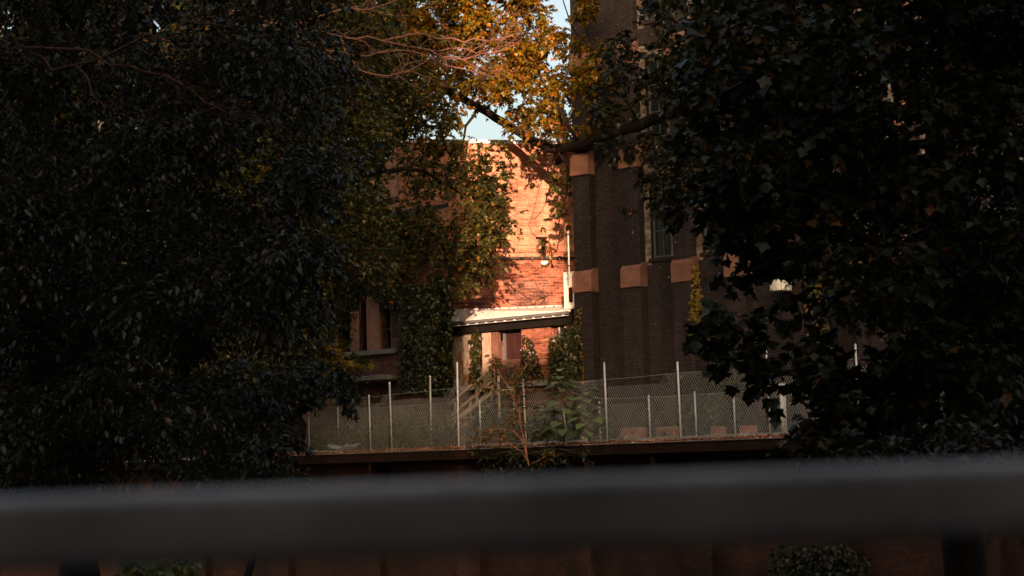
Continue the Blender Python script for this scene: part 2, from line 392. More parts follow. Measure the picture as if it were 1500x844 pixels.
def twigs(mb, q, r, L, count, depth=2, up=.3, axis_bias=None):
    """bare side twigs along the polyline q"""
    for _ in range(count):
        i = random.randrange(1, len(q) - 1) if len(q) > 2 else 0
        t = (q[min(i + 1, len(q)-1)] - q[i-1 if i else 0]).normalized()
        d = (t * random.uniform(.5, 1.1) + Vector((random.gauss(0, .6), random.gauss(0, .5), random.gauss(up * .3, .6)))).normalized()
        l = L * random.uniform(.5, 1.2); p = [q[i]]
        for s in range(5):
            d = (d + Vector((random.gauss(0, .3), random.gauss(0, .2), random.gauss(0, .3)))).normalized(); p.append(p[-1] + d * l / 5)
        mb.tube(p, [r * (1 - .16 * s) for s in range(6)], 4)
        if depth > 1: twigs(mb, p, r * .6, L * .45, 3, depth - 1, up)
def limb_part(root, name, mat, pts, r0, r1, sides=6, n=3, amt=.05, tw=None):
    m = MB(); q = limb(m, pts, r0, r1, sides, n, amt)
    if tw: twigs(m, q, *tw)
    part_world(m, name, mat, root); return q
def tree_root(name, base, label, cat='tree', group=None):
    o = empty(name, base, 0, label, cat, group); return o
def part_world(mb, name, mat, root, smooth=True):
    """mesh given in world coordinates, as a part of root (root only translated)"""
    l = root.location
    mb.v = [(a - l.x, b - l.y, c - l.z) for a, b, c in mb.v]
    return mb.build(name, mat, root, smooth)

# ================================================================== SETTING
YARD = at(998, 646, 47).z                      # level of the coping along the water
E = at(998, 646, 47)
QF = Frame(E.x, E.y, -38)                      # quay edge
C0 = at(840, 500, 61.6)
MF = Frame(C0.x, C0.y, -38)                    # mill corner

# ground sheet: road level by the camera, sloping to a sunken stream bed, out to the horizon
def ground():
    ys = [-900, -60, -8, 2.4, 3.2, 5, 7, 10, 14, 19, 25, 32, 40, 60, 120, 400, 1500]
    xs = [-1200, -300, -80, -40, -25, -18, -13, -9, -6, -3, 0, 3, 6, 9, 13, 18, 25, 40, 80, 300, 1200]
    def zz(x, y):
        if y <= 2.4: return -.02
        if y >= 25: return -3.6
        t = (y - 2.4) / 22.6; z = -.02 - 3.58 * (3 * t * t - 2 * t * t * t)
        return z + .25 * math.sin(x * .7 + y) * math.sin(math.pi * t) 
    m = MB()
    for y in ys:
        for x in xs: m.v.append((x, y, zz(x, y)))
    k = len(xs)
    for j in range(len(ys) - 1):
        for i in range(k - 1): m.f.append((j*k+i, j*k+i+1, (j+1)*k+i+1, (j+1)*k+i))
    tag(m.build('ground', 'soil', None, True), kind='structure')
ground()
tag(MB().box(-60, 60, -9, 1.2, -.3, .0).build('road', 'asphalt'), kind='structure')
tag(MB().box(-60, 60, 1.2, 2.4, -.3, .12).build('pavement', 'asphalt'), kind='structure')

# yard behind the quay
m = MB(); n_ = 14
X0, X1 = -70, 60; yd = [1.15, 3, 6, 9, 12, 16, 30, 80]
rise = [0, .05, .18, .35, .45, .5, .5, .5]
for j, y in enumerate(yd):
    for i in range(n_ + 1):
        x = X0 + (X1 - X0) * i / n_; m.v.append((x, y, YARD - .03 + rise[j] + .05 * math.sin(i * 1.7 + j)* (j > 0)))
for j in range(len(yd) - 1):
    for i in range(n_): m.f.append((j*(n_+1)+i, j*(n_+1)+i+1, (j+1)*(n_+1)+i+1, (j+1)*(n_+1)+i))
yo = m.build('yard', 'yard_dirt', None, True, QF.o, QF.a); tag(yo, kind='structure')
def yard_z(y): return YARD - .03 + float(np.interp(y, yd, rise))
GB = yard_z(14)

# ================================================================== QUAY WALL
q = empty('retaining_wall', QF.o, QF.a, 'dark overhanging concrete quay wall with rusty edge under the chain link fence', 'wall')
LQ, RQ = -34, 18
MB().box(LQ, RQ, .02, 1.2, YARD - .28, YARD).build('deck_slab', 'concrete', q)
MB().prism([(-.03, YARD-.02), (-.03, YARD-.05), (-.005, YARD-.05), (-.005, YARD-.27), (-.06, YARD-.27), (-.06, YARD-.31), (.018, YARD-.31), (.018, YARD-.02)], 'x', LQ, RQ).build('edge_beam', 'rust', q)
MB().box(LQ, RQ, .95, 1.4, -4, YARD - .285).build('wall_face', 'quay_brick', q)
for i in range(13):
    x = LQ + 1.2 + i * 4.1
    bevelled(MB().box(x - .45, x + .45, .62, .948, -4, YARD - .9).build('pier', 'quay_brick', q), .02)
for px in (543, 957, 1160, 330):
    x, _ = QF.hit(px, 690, .1)
    bevelled(MB().hexa([(x-.05,.05,YARD-.95),(x+.05,.05,YARD-.95),(x+.05,.9,YARD-1.5),(x-.05,.9,YARD-1.5),(x-.05,.05,YARD-.33),(x+.05,.05,YARD-.33),(x+.05,.9,YARD-.33),(x-.05,.9,YARD-.33)]).build('bracket', 'rust', q), .008)

# leaf litter along the coping and yard edge
n = 6500
lx = RNG.uniform(-16, 10, n); ly = np.abs(RNG.normal(.12, .3, n)) + .03
P = np.array([QF.w(a, b, YARD + .012 + random.random() ** 2 * .07) for a, b in zip(lx, ly)])
D = rnd_dir(n); D[:, 2] *= .25; NV = np.array([0, 0, 1.0]) + rnd_dir(n) * .5
V, F, k = leaf_arrays(P, D, NV, RNG.uniform(.06, .13, n), 'lobed')
o = link('leaf_litter', np_mesh('leaf_litter', V, F, k, n), 'leaf_litter'); tag(o, 'fallen reddish leaves strewn along the quay coping', 'leaves', kind='stuff')

# ================================================================== FENCES
def fence(yo, posts, label, mesh_px, post_r, wire_r, pitch, grp=None):
    root = empty('chain_link_fence', QF.w(0, yo, YARD), QF.a, label, 'fence')
    g = []
    for (px, top, lean) in posts:
        z0 = yard_z(yo) - YARD if yo > 1.2 else 0
        x, _ = QF.hit(px, 650, yo); _, zt = QF.hit(px, top, yo); h = zt - YARD
        o = MB().tube([(x, 0, z0 - .02), (x - lean * .4, 0, z0 + (h - z0) * .5), (x - lean, 0, h)], post_r, 8).build('post', 'galvanised', root, True)
        MB().lathe((x - lean, 0, h), [(post_r * 1.15, -.03), (post_r * 1.15, .01), (post_r * .6, .035), (.001, .04)], 8).build('cap', 'galvanised', o, True)
        g.append((x, h))
    g.sort()
    hs = [(QF.hit(px, y, yo)[0], QF.hit(px, y, yo)[1] - YARD) for px, y in mesh_px]; hs.sort()
    top = lambda x: float(np.interp(x, [a for a, _ in hs], [b for _, b in hs]))
    for (a, _), (b, _) in zip(g, g[1:]):
        m = MB(); zb = .04 + (yard_z(yo) - YARD if yo > 1.2 else 0)
        slope = 1.75          # steep woven diamonds
        hmax = max(top(a), top(b)); span = (hmax - zb) / slope
        for sgn in (1, -1):
            x = a - span if sgn > 0 else a
            end = b if sgn > 0 else b + span
            while x < end:
                pts = []; nseg = 7
                for i in range(nseg + 1):
                    t = i / nseg; xx = x + sgn * span * t; zz = zb + (hmax - zb) * t
                    if a <= xx <= b and zz <= top(xx) + .01:
                        bulge = .012 * math.sin(xx * 3.1 + zz * 2) 
                        pts.append((xx, -.045 + sgn * .003 + bulge, zz))
                if len(pts) > 1: m.tube(pts, wire_r, 3, False)
                x += pitch
        if m.v: tag(m.build('mesh_panel', 'wire', root), kind='stuff')
        t = MB().tube([(a, -.045, top(a)), ((a+b)/2, -.045, top((a+b)/2) - .015), (b, -.045, top(b))], .004, 4).build('top_wire', 'wire', root)
    return root
fence(.16, [(330,590,0),(370,585,0),(408,578,.02),(453,590,.01),(543,580,.04),(574,561,.05),(672,532,-.01),(771,557,.06),(829,600,.05),(890,532,.03),(998,531,.03),(1129,515,.02),(1260,505,0),(1400,500,0)],
      'tall chain link fence on the quay coping with thin galvanised posts',
      [(330,606),(420,596),(500,586),(574,578),(672,568),(771,566),(829,560),(890,556),(998,546),(1129,538),(1260,525),(1400,510)], .026, .0038, .078)
fence(2.6, [(496,566,.01),(632,552,0),(704,588,0),(880,590,.01),(953,580,.01),(1021,575,.02),(1078,572,.02),(1151,565,.02),(1240,560,0)],
      'shorter old chain link fence behind the kerb in the yard',
      [(496,600),(632,592),(704,590),(880,584),(953,582),(1078,574),(1240,562)], .028, .0031, .078)

# concrete kerb in the yard
k0 = bevelled(MB().box(-9, 14, 1.9, 2.1, YARD - .1, YARD + .17).build('kerb', 'concrete', None, False, QF.o, QF.a), .015)
tag(k0, 'long low concrete kerb behind the tall fence', 'kerb')

# corrugated sheets lying on the coping
def sheet(px, py, yo, w_, l_, rz, tilt, label):
    x, _ = QF.hit(px, py, yo); m = MB(); nx, ny = 36, 6
    for j in range(ny + 1):
        for i in range(nx + 1):
            a = i / nx; b = j / ny
            m.v.append(((a - .5) * l_, (b - .5) * w_, .035 * math.sin(a * l_ / .11 * 2 * math.pi) * .7 + tilt * (a - .5) * (a-.5) * 2 + .03 * math.sin(b * 5 + a * 3)))
    for j in range(ny):
        for i in range(nx): m.f.append((j*(nx+1)+i, j*(nx+1)+i+1, (j+1)*(nx+1)+i+1, (j+1)*(nx+1)+i))
    o = m.build('corrugated_sheet', 'zinc_sheet', None, True, QF.w(x, yo, YARD + .055), QF.a + rz)
    s = o.modifiers.new('thick', 'SOLIDIFY'); s.thickness = .004
    tag(o, label, 'metal sheet', 'corrugated sheets on the quay'); return o
sheet(484, 659, .42, .7, 1.3, R(8), .1, 'bent corrugated sheet lying before the ivy covered ruin')
sheet(503, 655, .6, .6, 1.0, R(-6), .28, 'curled grey corrugated sheet on top of a bent one').location.z += .09
sheet(886, 645, .5, .6, 1.3, R(14), .3, 'curved grey sheet at the foot of the big leaf weed')
sheet(1128, 637, .62, .7, 1.7, R(-4), .12, 'long corrugated sheet by the fence next to the maple leaves')

# ================================================================== MILL (dark brick building on the right)
mill = empty('brick_mill', MF.o, MF.a, 'tall dark brick mill with stone capped buttresses and narrow windows', 'building')
MX = 30.0; MZ = 26.0; REC = .42
pil = []
for i, px in enumerate((840, 909, 985)):
    pil.append(MF.hit(px, 405, 0)[0])
pw = MF.hit(936, 405, 0)[0] - MF.hit(909, 405, 0)[0]
step = (pil[2] - pil[0]) / 2
pil = [pil[0] + step * i for i in range(int(MX / step) + 1)]
zcap = [MF.hit(922, y, 0)[1] for y in (404, 228, 75)]
zcap.append(zcap[2] + (zcap[2] - zcap[1]))
holes = []
wins = []
zw0 = [MF.hit(960, 378, REC)[1], None, None]; zw1 = MF.hit(960, 256, REC)[1]
dzr = zcap[1] - zcap[0]
for i in range(1, len(pil) - 1):
    a = pil[i] + pw; b = pil[i + 1]; wd = .82; c = (a + b) / 2 - .03
    for k_ in range(3):
        z0 = zw0[0] + dzr * k_; z1 = zw1 + dzr * k_
        holes.append((c - wd/2, c + wd/2, z0, z1)); wins.append(holes[-1])
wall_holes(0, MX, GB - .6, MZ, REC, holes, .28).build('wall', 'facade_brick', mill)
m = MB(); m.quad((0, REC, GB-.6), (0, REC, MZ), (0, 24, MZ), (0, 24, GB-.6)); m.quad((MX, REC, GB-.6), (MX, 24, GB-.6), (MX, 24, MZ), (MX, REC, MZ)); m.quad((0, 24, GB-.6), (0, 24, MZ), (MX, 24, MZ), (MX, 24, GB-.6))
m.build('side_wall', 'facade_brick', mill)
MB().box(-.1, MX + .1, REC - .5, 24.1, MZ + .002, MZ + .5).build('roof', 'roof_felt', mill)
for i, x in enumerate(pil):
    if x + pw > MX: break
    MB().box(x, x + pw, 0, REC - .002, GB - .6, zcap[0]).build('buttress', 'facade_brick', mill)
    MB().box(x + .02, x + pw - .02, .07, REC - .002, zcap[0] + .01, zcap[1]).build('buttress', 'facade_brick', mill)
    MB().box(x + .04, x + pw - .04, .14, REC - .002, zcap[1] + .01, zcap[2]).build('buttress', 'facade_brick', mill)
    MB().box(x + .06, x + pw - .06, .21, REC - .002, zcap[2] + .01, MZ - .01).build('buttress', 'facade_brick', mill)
    for k_ in range(3):
        y0 = -.07 + .07 * k_; zc = zcap[k_]; e = .03
        prof = [(y0, zc - .42), (REC - .004, zc - .42), (REC - .004, zc + .48), (y0 + .2, zc + .44), (y0, zc + .24)]
        c_ = MB().prism([(a, b) for a, b in prof], 'x', x - e + .02 * k_, x + pw + e - .02 * k_).build('stone_cap', 'sandstone', mill); bevelled(c_, .02)
for (a, b, z0, z1) in wins:
    if a > MX - 8: continue
    yy = REC + .16; fr = MB()
    for (p0, p1, q0, q1) in ((a, a+.07, z0, z1), (b-.07, b, z0, z1), (a+.07, b-.07, z0, z0+.08), (a+.07, b-.07, z1-.08, z1)):
        fr.box(p0, p1, yy, yy + .1, q0, q1)
    wn = fr.build('window', 'dark_frame', mill)
    MB().box(a+.07, b-.07, yy + .06, yy + .07, z0+.08, z1-.08).build('pane', 'window_glass', wn)
    for t in (.33, .66):
        z = z0 + (z1 - z0) * t; MB().box(a+.07, b-.07, yy + .02, yy + .058, z-.02, z+.02).build('glazing_bar', 'dark_frame', wn)
    MB().box((a+b)/2-.015, (a+b)/2+.015, yy + .025, yy + .057, z0+.08, z1-.08).build('glazing_bar', 'dark_frame', wn)
    bevelled(MB().box(a-.1, b+.1, REC - .06, REC + .15, z0 - .14, z0 - .003).build('sill', 'facade_brick', wn), .01)
    for (p0, p1) in ((a - .26, a - .003), (b + .003, b + .26)):
        MB().box(p0, p1, REC - .006, REC - .002, z0 - .25, z1 + .3).build('jamb_brick', 'salt_brick', wn)
    MB().box(a-.24, b+.24, REC - .012, REC - .007, z1 + .003, z1 + .42).build('lintel', 'salt_brick', wn)
    MB().box(a-.01, b+.01, REC + .27, REC + .3, z0, z1).build('blind', 'roof_felt', wn)
# plinth band
MB().box(pil[0] - .03, MX, -.06, REC - .01, GB - .6, GB + .9).build('plinth', 'facade_brick', mill)
# white downpipe at the corner
zt = MF.hit(840, 338, 0)[1]; zb = MF.hit(842, 400, 0)[1]
dp = MB().tube([(-.05, -.06, zt), (-.05, -.06, zb)], .032, 10).build('downpipe', 'white_metal', mill, True)
for z in (zt - .15, zb + .25): MB().lathe((-.05, -.06, z), [(.07, 0), (.07, .05)], 10).build('pipe_clip', 'dark_metal', dp, True)

# ================================================================== BACK BUILDING with the sunlit wall
BA = at(640, 450, 66.3)
BF = Frame(BA.x, BA.y, 11)
back = empty('brick_warehouse', BF.o, BF.a, 'warehouse with tall sunlit orange brick wall behind the lean-to', 'building')
ztop = BF.hit(718, 211, 0)[1]; zmid = BF.hit(790, 381, 0)[1]
xa, xb = -1.4, 9.0
hx0, hz0 = BF.hit(748, 446, 0); hx1, hz1 = BF.hit(803, 411, 0)
hx2, _ = BF.hit(690, 446, 0); hx3, _ = BF.hit(722, 446, 0)
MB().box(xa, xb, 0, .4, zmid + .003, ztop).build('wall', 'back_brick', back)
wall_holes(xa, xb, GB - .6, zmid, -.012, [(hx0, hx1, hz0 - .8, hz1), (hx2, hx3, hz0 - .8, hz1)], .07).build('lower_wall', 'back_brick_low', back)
for a_, b_ in ((hx0, hx1), (hx2, hx3)):
    MB().box(a_, b_, .05, .12, hz0 - .8, hz1).build('bricked_up_window', 'patch_brick', back)
MB().quad((xa, 0, GB-.6), (xa, 12, GB-.6), (xa, 12, ztop), (xa, 0, ztop)).quad((xb, 0, GB-.6), (xb, 0, ztop), (xb, 12, ztop), (xb, 12, GB-.6)).quad((xa, 12, GB-.6), (xb, 12, GB-.6), (xb, 12, ztop), (xa, 12, ztop)).build('side_wall', 'back_brick', back)
MB().box(xa + .01, xb - .01, .41, 12, ztop - .2, ztop - .05).build('roof', 'roof_felt', back)
bevelled(MB().box(xa - .08, xb, -.1, .45, ztop + .003, ztop + .16).build('coping', 'white_paint', back), .02)
# belt course
MB().box(xa, xb, -.03, -.001, zmid + .28, zmid + .34).build('belt_course', 'back_brick_low', back)
# dark conduit along the wall
pz = zmid + .06
cd = MB().tube([(xa + .3, -.09, pz + .0), (2.5, -.09, pz + .012), (xb - .3, -.09, pz)], .055, 8).build('conduit', 'dark_metal', back, True)
for i in range(8): MB().box(i * 1.1 - .6, i * 1.1 - .55, -.16, -.014, pz - .08, pz + .08).build('clip', 'dark_metal', cd)
# rusty scupper and stain bracket above lamp
sx, sz = BF.hit(795, 352, 0)
bevelled(MB().box(sx - .075, sx + .075, -.2, -.002, sz - .68, sz + .05).build('scupper', 'rust', back), .02)
MB().box(sx - .28, sx + .16, -.12, -.002, sz + .053, sz + .12).build('scupper_hood', 'rust', back)
# round white lamp below conduit
lx_, lz_ = BF.hit(796, 384, 0)
lamp = empty('wall_lamp', BF.w(lx_, -.16, lz_), BF.a, 'small round white lamp under the dark pipe on the sunlit wall', 'lamp')
MB().lathe((0, 0, -.06), [(.001, -.09), (.09, -.07), (.15, 0), (.16, .06), (.12, .075)], 16).build('shade', 'white_paint', lamp, True)
MB().tube([(0, .15, .1), (0, .02, .1), (0, 0, .0)], .02, 6).build('arm', 'dark_metal', lamp, True)
# hanging cable
cab = MB(); p = [(800, 246), (797, 254), (790, 275), (785, 295), (781, 312), (778, 320), (784, 320), (793, 310), (799, 298), (802, 282)]
pts = [Vector((BF.hit(a, b_, -.05)[0], -.05, BF.hit(a, b_, -.05)[1])) for a, b_ in p]
cab.tube(pts, .013, 5)
o = cab.build('hanging_cable', 'dark_metal', None, True, BF.o, BF.a); tag(o, 'thin dark cable looping down the sunlit brick wall', 'cable')
cab = MB(); p = [(778, 320), (774, 330), (780, 342), (792, 352)]
cab.tube([Vector((BF.hit(a, b_, -.05)[0], -.05, BF.hit(a, b_, -.05)[1])) for a, b_ in p], .009, 5)
o = cab.build('loose_wire', 'rust', None, True, BF.o, BF.a); tag(o, 'faint thin wire trailing below the looped cable', 'cable')
# bare creeper stems on the lower wall
cr = MB()
for k_ in range(9):
    px = random.uniform(690, 830); py = 446; pts = []
    for s in range(9):
        x, z = BF.hit(px, py, -.03); pts.append((x, -.03, z)); px += random.gauss(4 if k_ % 2 else -4, 5); py -= random.uniform(3, 8)
    cr.tube(pts, [.01 * (1 - .09 * s) for s in range(9)], 4)
o = cr.build('bare_creeper', 'bark', None, True, BF.o, BF.a); tag(o, 'bare dark creeper stems clinging low on the sunlit wall', 'creeper')

# ================================================================== LEAN-TO PORCH
por = empty('lean_to_porch', MF.o, MF.a, 'brick lean-to porch with white metal roof against the sunlit wall', 'porch')
ex0, ez0 = MF.hit(655, 470, 0); ex1, ez1 = MF.hit(837, 455.5, 0); ez = (ez0 + ez1) / 2
pA = MF.w(ex0, 0, ez); pB = MF.w(ex1 - .1, 0, ez)
def onback(px, py):
    x, z = BF.hit(px, py, -.02); return MF.loc(BF.w(x, -.02, z))
qA = onback(668, 453.5); qB = onback(838, 446.0)
a_, b_ = Vector((ex0, -.0, ez)), Vector((ex1 - .04, 0, ez))
rf = MB().hexa([a_ - Vector((0, 0, .05)), b_ - Vector((0, 0, .05)), qB - Vector((0, 0, .05)), qA - Vector((0, 0, .05)), a_, b_, qB, qA]).build('roof', 'white_metal', por)
for i in range(1, 13):       # standing seams
    t = i / 13; s0 = a_.lerp(b_, t); s1 = qA.lerp(qB, t); d = Vector((.02, 0, 0)); u = Vector((0, 0, .035))
    MB().hexa([s0 - d + u*.02, s0 + d + u*.02, s1 + d + u*.02, s1 - d + u*.02, s0 - d + u, s0 + d + u, s1 + d + u, s1 - d + u]).build('roof_seam', 'white_metal', rf)
# dark gutter with pale brackets
gt = MB().prism([(-.14, ez - .04), (-.14, ez - .13), (-.09, ez - .17), (-.03, ez - .17), (-.005, ez - .12), (-.005, ez - .055)], 'x', ex0, ex1 - .1).build('gutter', 'dark_frame', por)
for i in range(13):
    x = ex0 + .2 + i * (ex1 - ex0 - .5) / 12
    MB().box(x - .015, x + .015, -.16, .0, ez - .2, ez - .172).build('gutter_bracket', 'white_metal', gt)
MB().box(ex0, ex1 - .1, -.15, -.02, ez - .215, ez - .2).build('gutter_trim', 'zinc_sheet', gt)
MB().box(ex0 + .05, ex1 - .1, .12, .28, ez - .5, ez - .07).build('fascia_beam', 'eave_shade_timber', por)  # eave shadow painted in by the beam's near-black colour
fz = MF.hit(740, 561, .3)[1]                      # porch floor
MB().box(ex0 - .2, ex1 - .1, .06, 2.4, fz - .2, fz).build('floor_slab', 'concrete', por)
MB().box(ex0 - .1, ex1 - .15, .2, .5, GB - .6, fz - .203).build('base_wall', 'wing_brick', por)
FY = .3
def px_x(px): return MF.hit(px, 510, FY)[0]
def px_z(py, px=740): return MF.hit(px, py, FY)[1]
zt_ = ez - .51
for (p0, p1, mat, d, zlow) in ((663, 671, 'peeling_white', .3, fz), (678, 690, 'peeling_white', .32, fz), (706, 719, 'cream_render', .34, fz), (719.4, 729, 'brown_timber', .22, fz), (764, 806, 'back_brick_low', .35, fz), (829, 839, 'wing_brick', .3, fz)):
    bevelled(MB().box(px_x(p0), px_x(p1), FY, FY + d, zlow + .002, zt_).build('pier', mat, por), .012)
MB().box(px_x(806.5), px_x(828.6), FY + .2, FY + .4, fz + .002, zt_).build('infill_wall', 'wing_brick', por)
# small window in the dark infill
wx0, wx1 = px_x(816), px_x(826); wz1, wz0 = px_z(476, 820), px_z(520, 820)
sw = MB().box(wx0, wx0 + .04, FY + .12, FY + .198, wz0, wz1).box(wx1 - .04, wx1, FY + .12, FY + .198, wz0, wz1).box(wx0 + .04, wx1 - .04, FY + .12, FY + .198, wz1 - .05, wz1).box(wx0+.04, wx1-.04, FY+.12, FY+.198, wz0, wz0 + .05).box(wx0+.04, wx1-.04, FY+.12, FY+.198, (wz0+wz1)/2 - .02, (wz0+wz1)/2 + .02).build('window', 'timber', por)
MB().box(wx0 + .04, wx1 - .04, FY + .16, FY + .17, wz0 + .05, wz1 - .05).build('pane', 'window_glass', sw)
MB().box(ex0 - .05, px_x(732), 1.6, 1.8, fz + .002, ez - .3).build('inner_wall', 'wing_brick', por)
# door
dx0, dx1 = px_x(733), px_x(762); dz1 = px_z(483, 747)
MB().box(dx0, dx1, FY + .3, FY + .42, dz1 + .003, zt_).build('door_head', 'dark_frame', por)
dr = MB().box(dx0, dx1, FY + .36, FY + .42, fz + .002, dz1).build('door', 'door_paint', por)
for (t0, t1) in ((.08, .46), (.54, .94)):
    z0 = fz + (dz1 - fz) * t0; z1 = fz + (dz1 - fz) * t1
    bevelled(MB().box(dx0 + .1, (dx0+dx1)/2 - .05, FY + .345, FY + .358, z0, z1).build('panel', 'door_paint', dr), .008)
    bevelled(MB().box((dx0+dx1)/2 + .05, dx1 - .1, FY + .345, FY + .358, z0, z1).build('panel', 'door_paint', dr), .008)
MB().box(dx0 - .09, dx0 - .003, FY + .28, FY + .44, fz, dz1).build('door_post', 'dark_frame', por)
# slatted rail in front of the door
rx0, rx1 = MF.hit(727, 540, -.1)[0], MF.hit(762, 540, -.1)[0]; rz1 = MF.hit(745, 527, -.1)[1]
rl = MB().box(rx0, rx1, -.13, -.07, rz1 - .06, rz1).box(rx0, rx1, -.13, -.07, fz + .05, fz + .1).build('railing', 'brown_timber', por)
for i in range(11):
    x = rx0 + .03 + i * (rx1 - rx0 - .06) / 10
    MB().box(x - .032, x + .032, -.16, -.133, fz - .1, rz1 - .01).build('slat', 'brown_timber', rl)
MB().box(rx0 - .08, rx0 - .005, -.16, -.05, fz - .4, rz1 + .06).build('newel_post', 'timber', rl)

# white vent pipe through the roof
vx, vz0 = MF.hit(655, 462, .35); vz1 = MF.hit(654, 428, .35)[1]
vp = empty('vent_pipe', MF.w(vx, .35, vz0), MF.a, 'white upright vent pipe at the end of the lean-to roof', 'pipe')
MB().tube([(0, 0, -.4), (0, 0, vz1 - vz0)], .055, 10).build('pipe', 'white_paint', vp, True)
MB().lathe((0, 0, vz1 - vz0), [(.056, -.02), (.075, -.01), (.075, .05), (.03, .08)], 10).build('cowl', 'white_paint', vp, True)
MB().lathe((0, 0, .05), [(.14, -.1), (.06, .04)], 10).build('flashing', 'zinc_sheet', vp, True)
# white duct box at the corner
bx0, bz0 = MF.hit(826, 440, 1.4); bx1, bz1 = MF.hit(838, 400, 1.4)
db = empty('white_duct', MF.w(bx0, 1.4, bz0), MF.a, 'white sheet metal duct standing at the mill corner on the roof', 'duct')
bevelled(MB().box(0, bx1 - bx0 + .25, 0, .5, -.35, bz1 - bz0).build('casing', 'white_paint', db), .02)
MB().box(.02, bx1 - bx0 + .23, -.02, .52, bz1 - bz0 + .003, bz1 - bz0 + .05).build('lid', 'white_metal', db)
bevelled(MB().box(.3, .42, -.1, -.003, -.1, .45).build('side_bracket', 'rust', db), .01)

# ================================================================== STAIR down from the porch
st = empty('staircase', MF.w(rx0, -.9, GB), MF.a, 'weathered timber stair with handrail climbing to the lean-to porch', 'stairs')
def sp(px, py, yo=-.9): x, z = MF.hit(px, py, yo); return x - rx0, z - GB
h0 = sp(728, 533); h1 = sp(612, 628); s0 = sp(728, 566); s1 = sp(634, 640)
for yy in (0, .9):
    MB().hexa([(h1[0], yy, h1[1]-.06), (h0[0], yy, h0[1]-.06), (h0[0], yy+.07, h0[1]-.06), (h1[0], yy+.07, h1[1]-.06), (h1[0], yy, h1[1]+.03), (h0[0], yy, h0[1]+.03), (h0[0], yy+.07, h0[1]+.03), (h1[0], yy+.07, h1[1]+.03)]).build('handrail', 'timber', st)
    MB().hexa([(s1[0], yy, s1[1]-.14), (s0[0], yy, s0[1]-.14), (s0[0], yy+.06, s0[1]-.14), (s1[0], yy+.06, s1[1]-.14), (s1[0], yy, s1[1]+.05), (s0[0], yy, s0[1]+.05), (s0[0], yy+.06, s0[1]+.05), (s1[0], yy+.06, s1[1]+.05)]).build('stringer', 'timber', st)
    for i in range(4):
        t = i / 3; x = s1[0] + (s0[0] - s1[0]) * t; zb = s1[1] + (s0[1] - s1[1]) * t
        tt = (x - h1[0]) / (h0[0] - h1[0]); zt2 = h1[1] + (h0[1] - h1[1]) * tt
        MB().box(x - .04, x + .04, yy + .072, yy + .13, (0 if i in (0, 3) else zb) - .1, zt2).build('baluster', 'timber', st)
for i in range(9):
    t = (i + .5) / 9; x = s1[0] + (s0[0] - s1[0]) * t; z = s1[1] + (s0[1] - s1[1]) * t
    MB().box(x - .13, x + .13, .062, .9, z - .02, z + .02).build('tread', 'timber', st)

# ================================================================== LEFT WING (ruin)
WA = at(598, 553, 60.5); WF = Frame(WA.x, WA.y, -38)
wing = empty('ruined_brick_wing', WF.o, WF.a, 'ivy grown ruined brick wing with stone ledge beside the lean-to', 'building')
def wz(py, px=540): return WF.hit(px, py, 0)[1]
def wx(px, py=500): return WF.hit(px, py, 0)[0]
lz = wz(560); topz = wz(330); WX0 = wx(345)
h_ = [(wx(502), wx(515), wz(513), wz(440)), (wx(532), wx(540), wz(513), wz(430)), (wx(562), wx(574), wz(513), wz(455)), (wx(440), wx(462), wz(520), wz(450)), (wx(380), wx(405), wz(520), wz(450))]
wall_holes(WX0, 0, lz, topz, 0, h_, .3).build('wall', 'wing_brick', wing)
for (a, b, c, d) in h_: 
    wn = MB().box(a, b, .24, .28, c, d).build('window', 'window_glass', wing)
    MB().box(a, b, .18, .238, (c + d) / 2 - .03, (c + d) / 2 + .03).build('glazing_bar', 'dark_frame', wn)
    MB().box((a+b)/2 - .025, (a+b)/2 + .025, .19, .237, c, d).build('glazing_bar', 'dark_frame', wn)
for (p0, p1, y0, y1) in ((517, 530, 513, 455), (541, 560, 516, 405), (482, 498, 513, 440), (420, 436, 515, 430)):
    bevelled(MB().box(wx(p0), wx(p1), -.14, -.002, wz(y0), wz(y1)).build('pilaster', 'pink_brick', wing), .01)
bevelled(MB().box(WX0, wx(586, 515), -.2, -.003, wz(521), wz(514)).build('string_course', 'old_stone', wing), .02)
LX = [wx(380, 556), wx(425, 556), wx(462, 556), wx(523, 556), wx(586, 556)]
for a, b in zip(LX, LX[1:]):
    bevelled(MB().box(a + .01, b - .01, -.75, .1, lz, wz(552.5) + random.uniform(-.03, .03)).build('ledge_stone', 'old_stone', wing), .03)
wall_holes(WX0, -.25, GB - .6, lz - .003, .25, [(wx(505, 600), wx(528, 600), GB - .5, wz(592)), (wx(548, 600), wx(562, 600), wz(625), wz(594))], .5).build('base_wall', 'wing_brick', wing)
MB().box(WX0, -.3, .76, .8, GB - .5, lz - .1).build('cellar_back', 'roof_felt', wing)
MB().quad((0, 0, GB-.6), (0, 2.2, GB-.6), (0, 2.2, topz), (0, 0, topz)).build('side_wall', 'wing_brick', wing)
MB().quad((WX0, 0, GB-.6), (WX0, 0, topz), (WX0, 2.2, topz), (WX0, 2.2, GB-.6)).build('side_wall', 'wing_brick', wing)
MB().hexa([(WX0, -.2, topz), (.1, -.2, topz), (.1, 2.3, topz + .7), (WX0, 2.3, topz + .7), (WX0, -.2, topz + .15), (.1, -.2, topz + .15), (.1, 2.3, topz + .85), (WX0, 2.3, topz + .85)]).build('roof', 'roof_felt', wing)
# ivy tower (buttress at the end of the wing)
MB().box(.02, .95, -.3, 1.2, GB - .6, wz(425)).build('corner_buttress', 'wing_brick', wing)

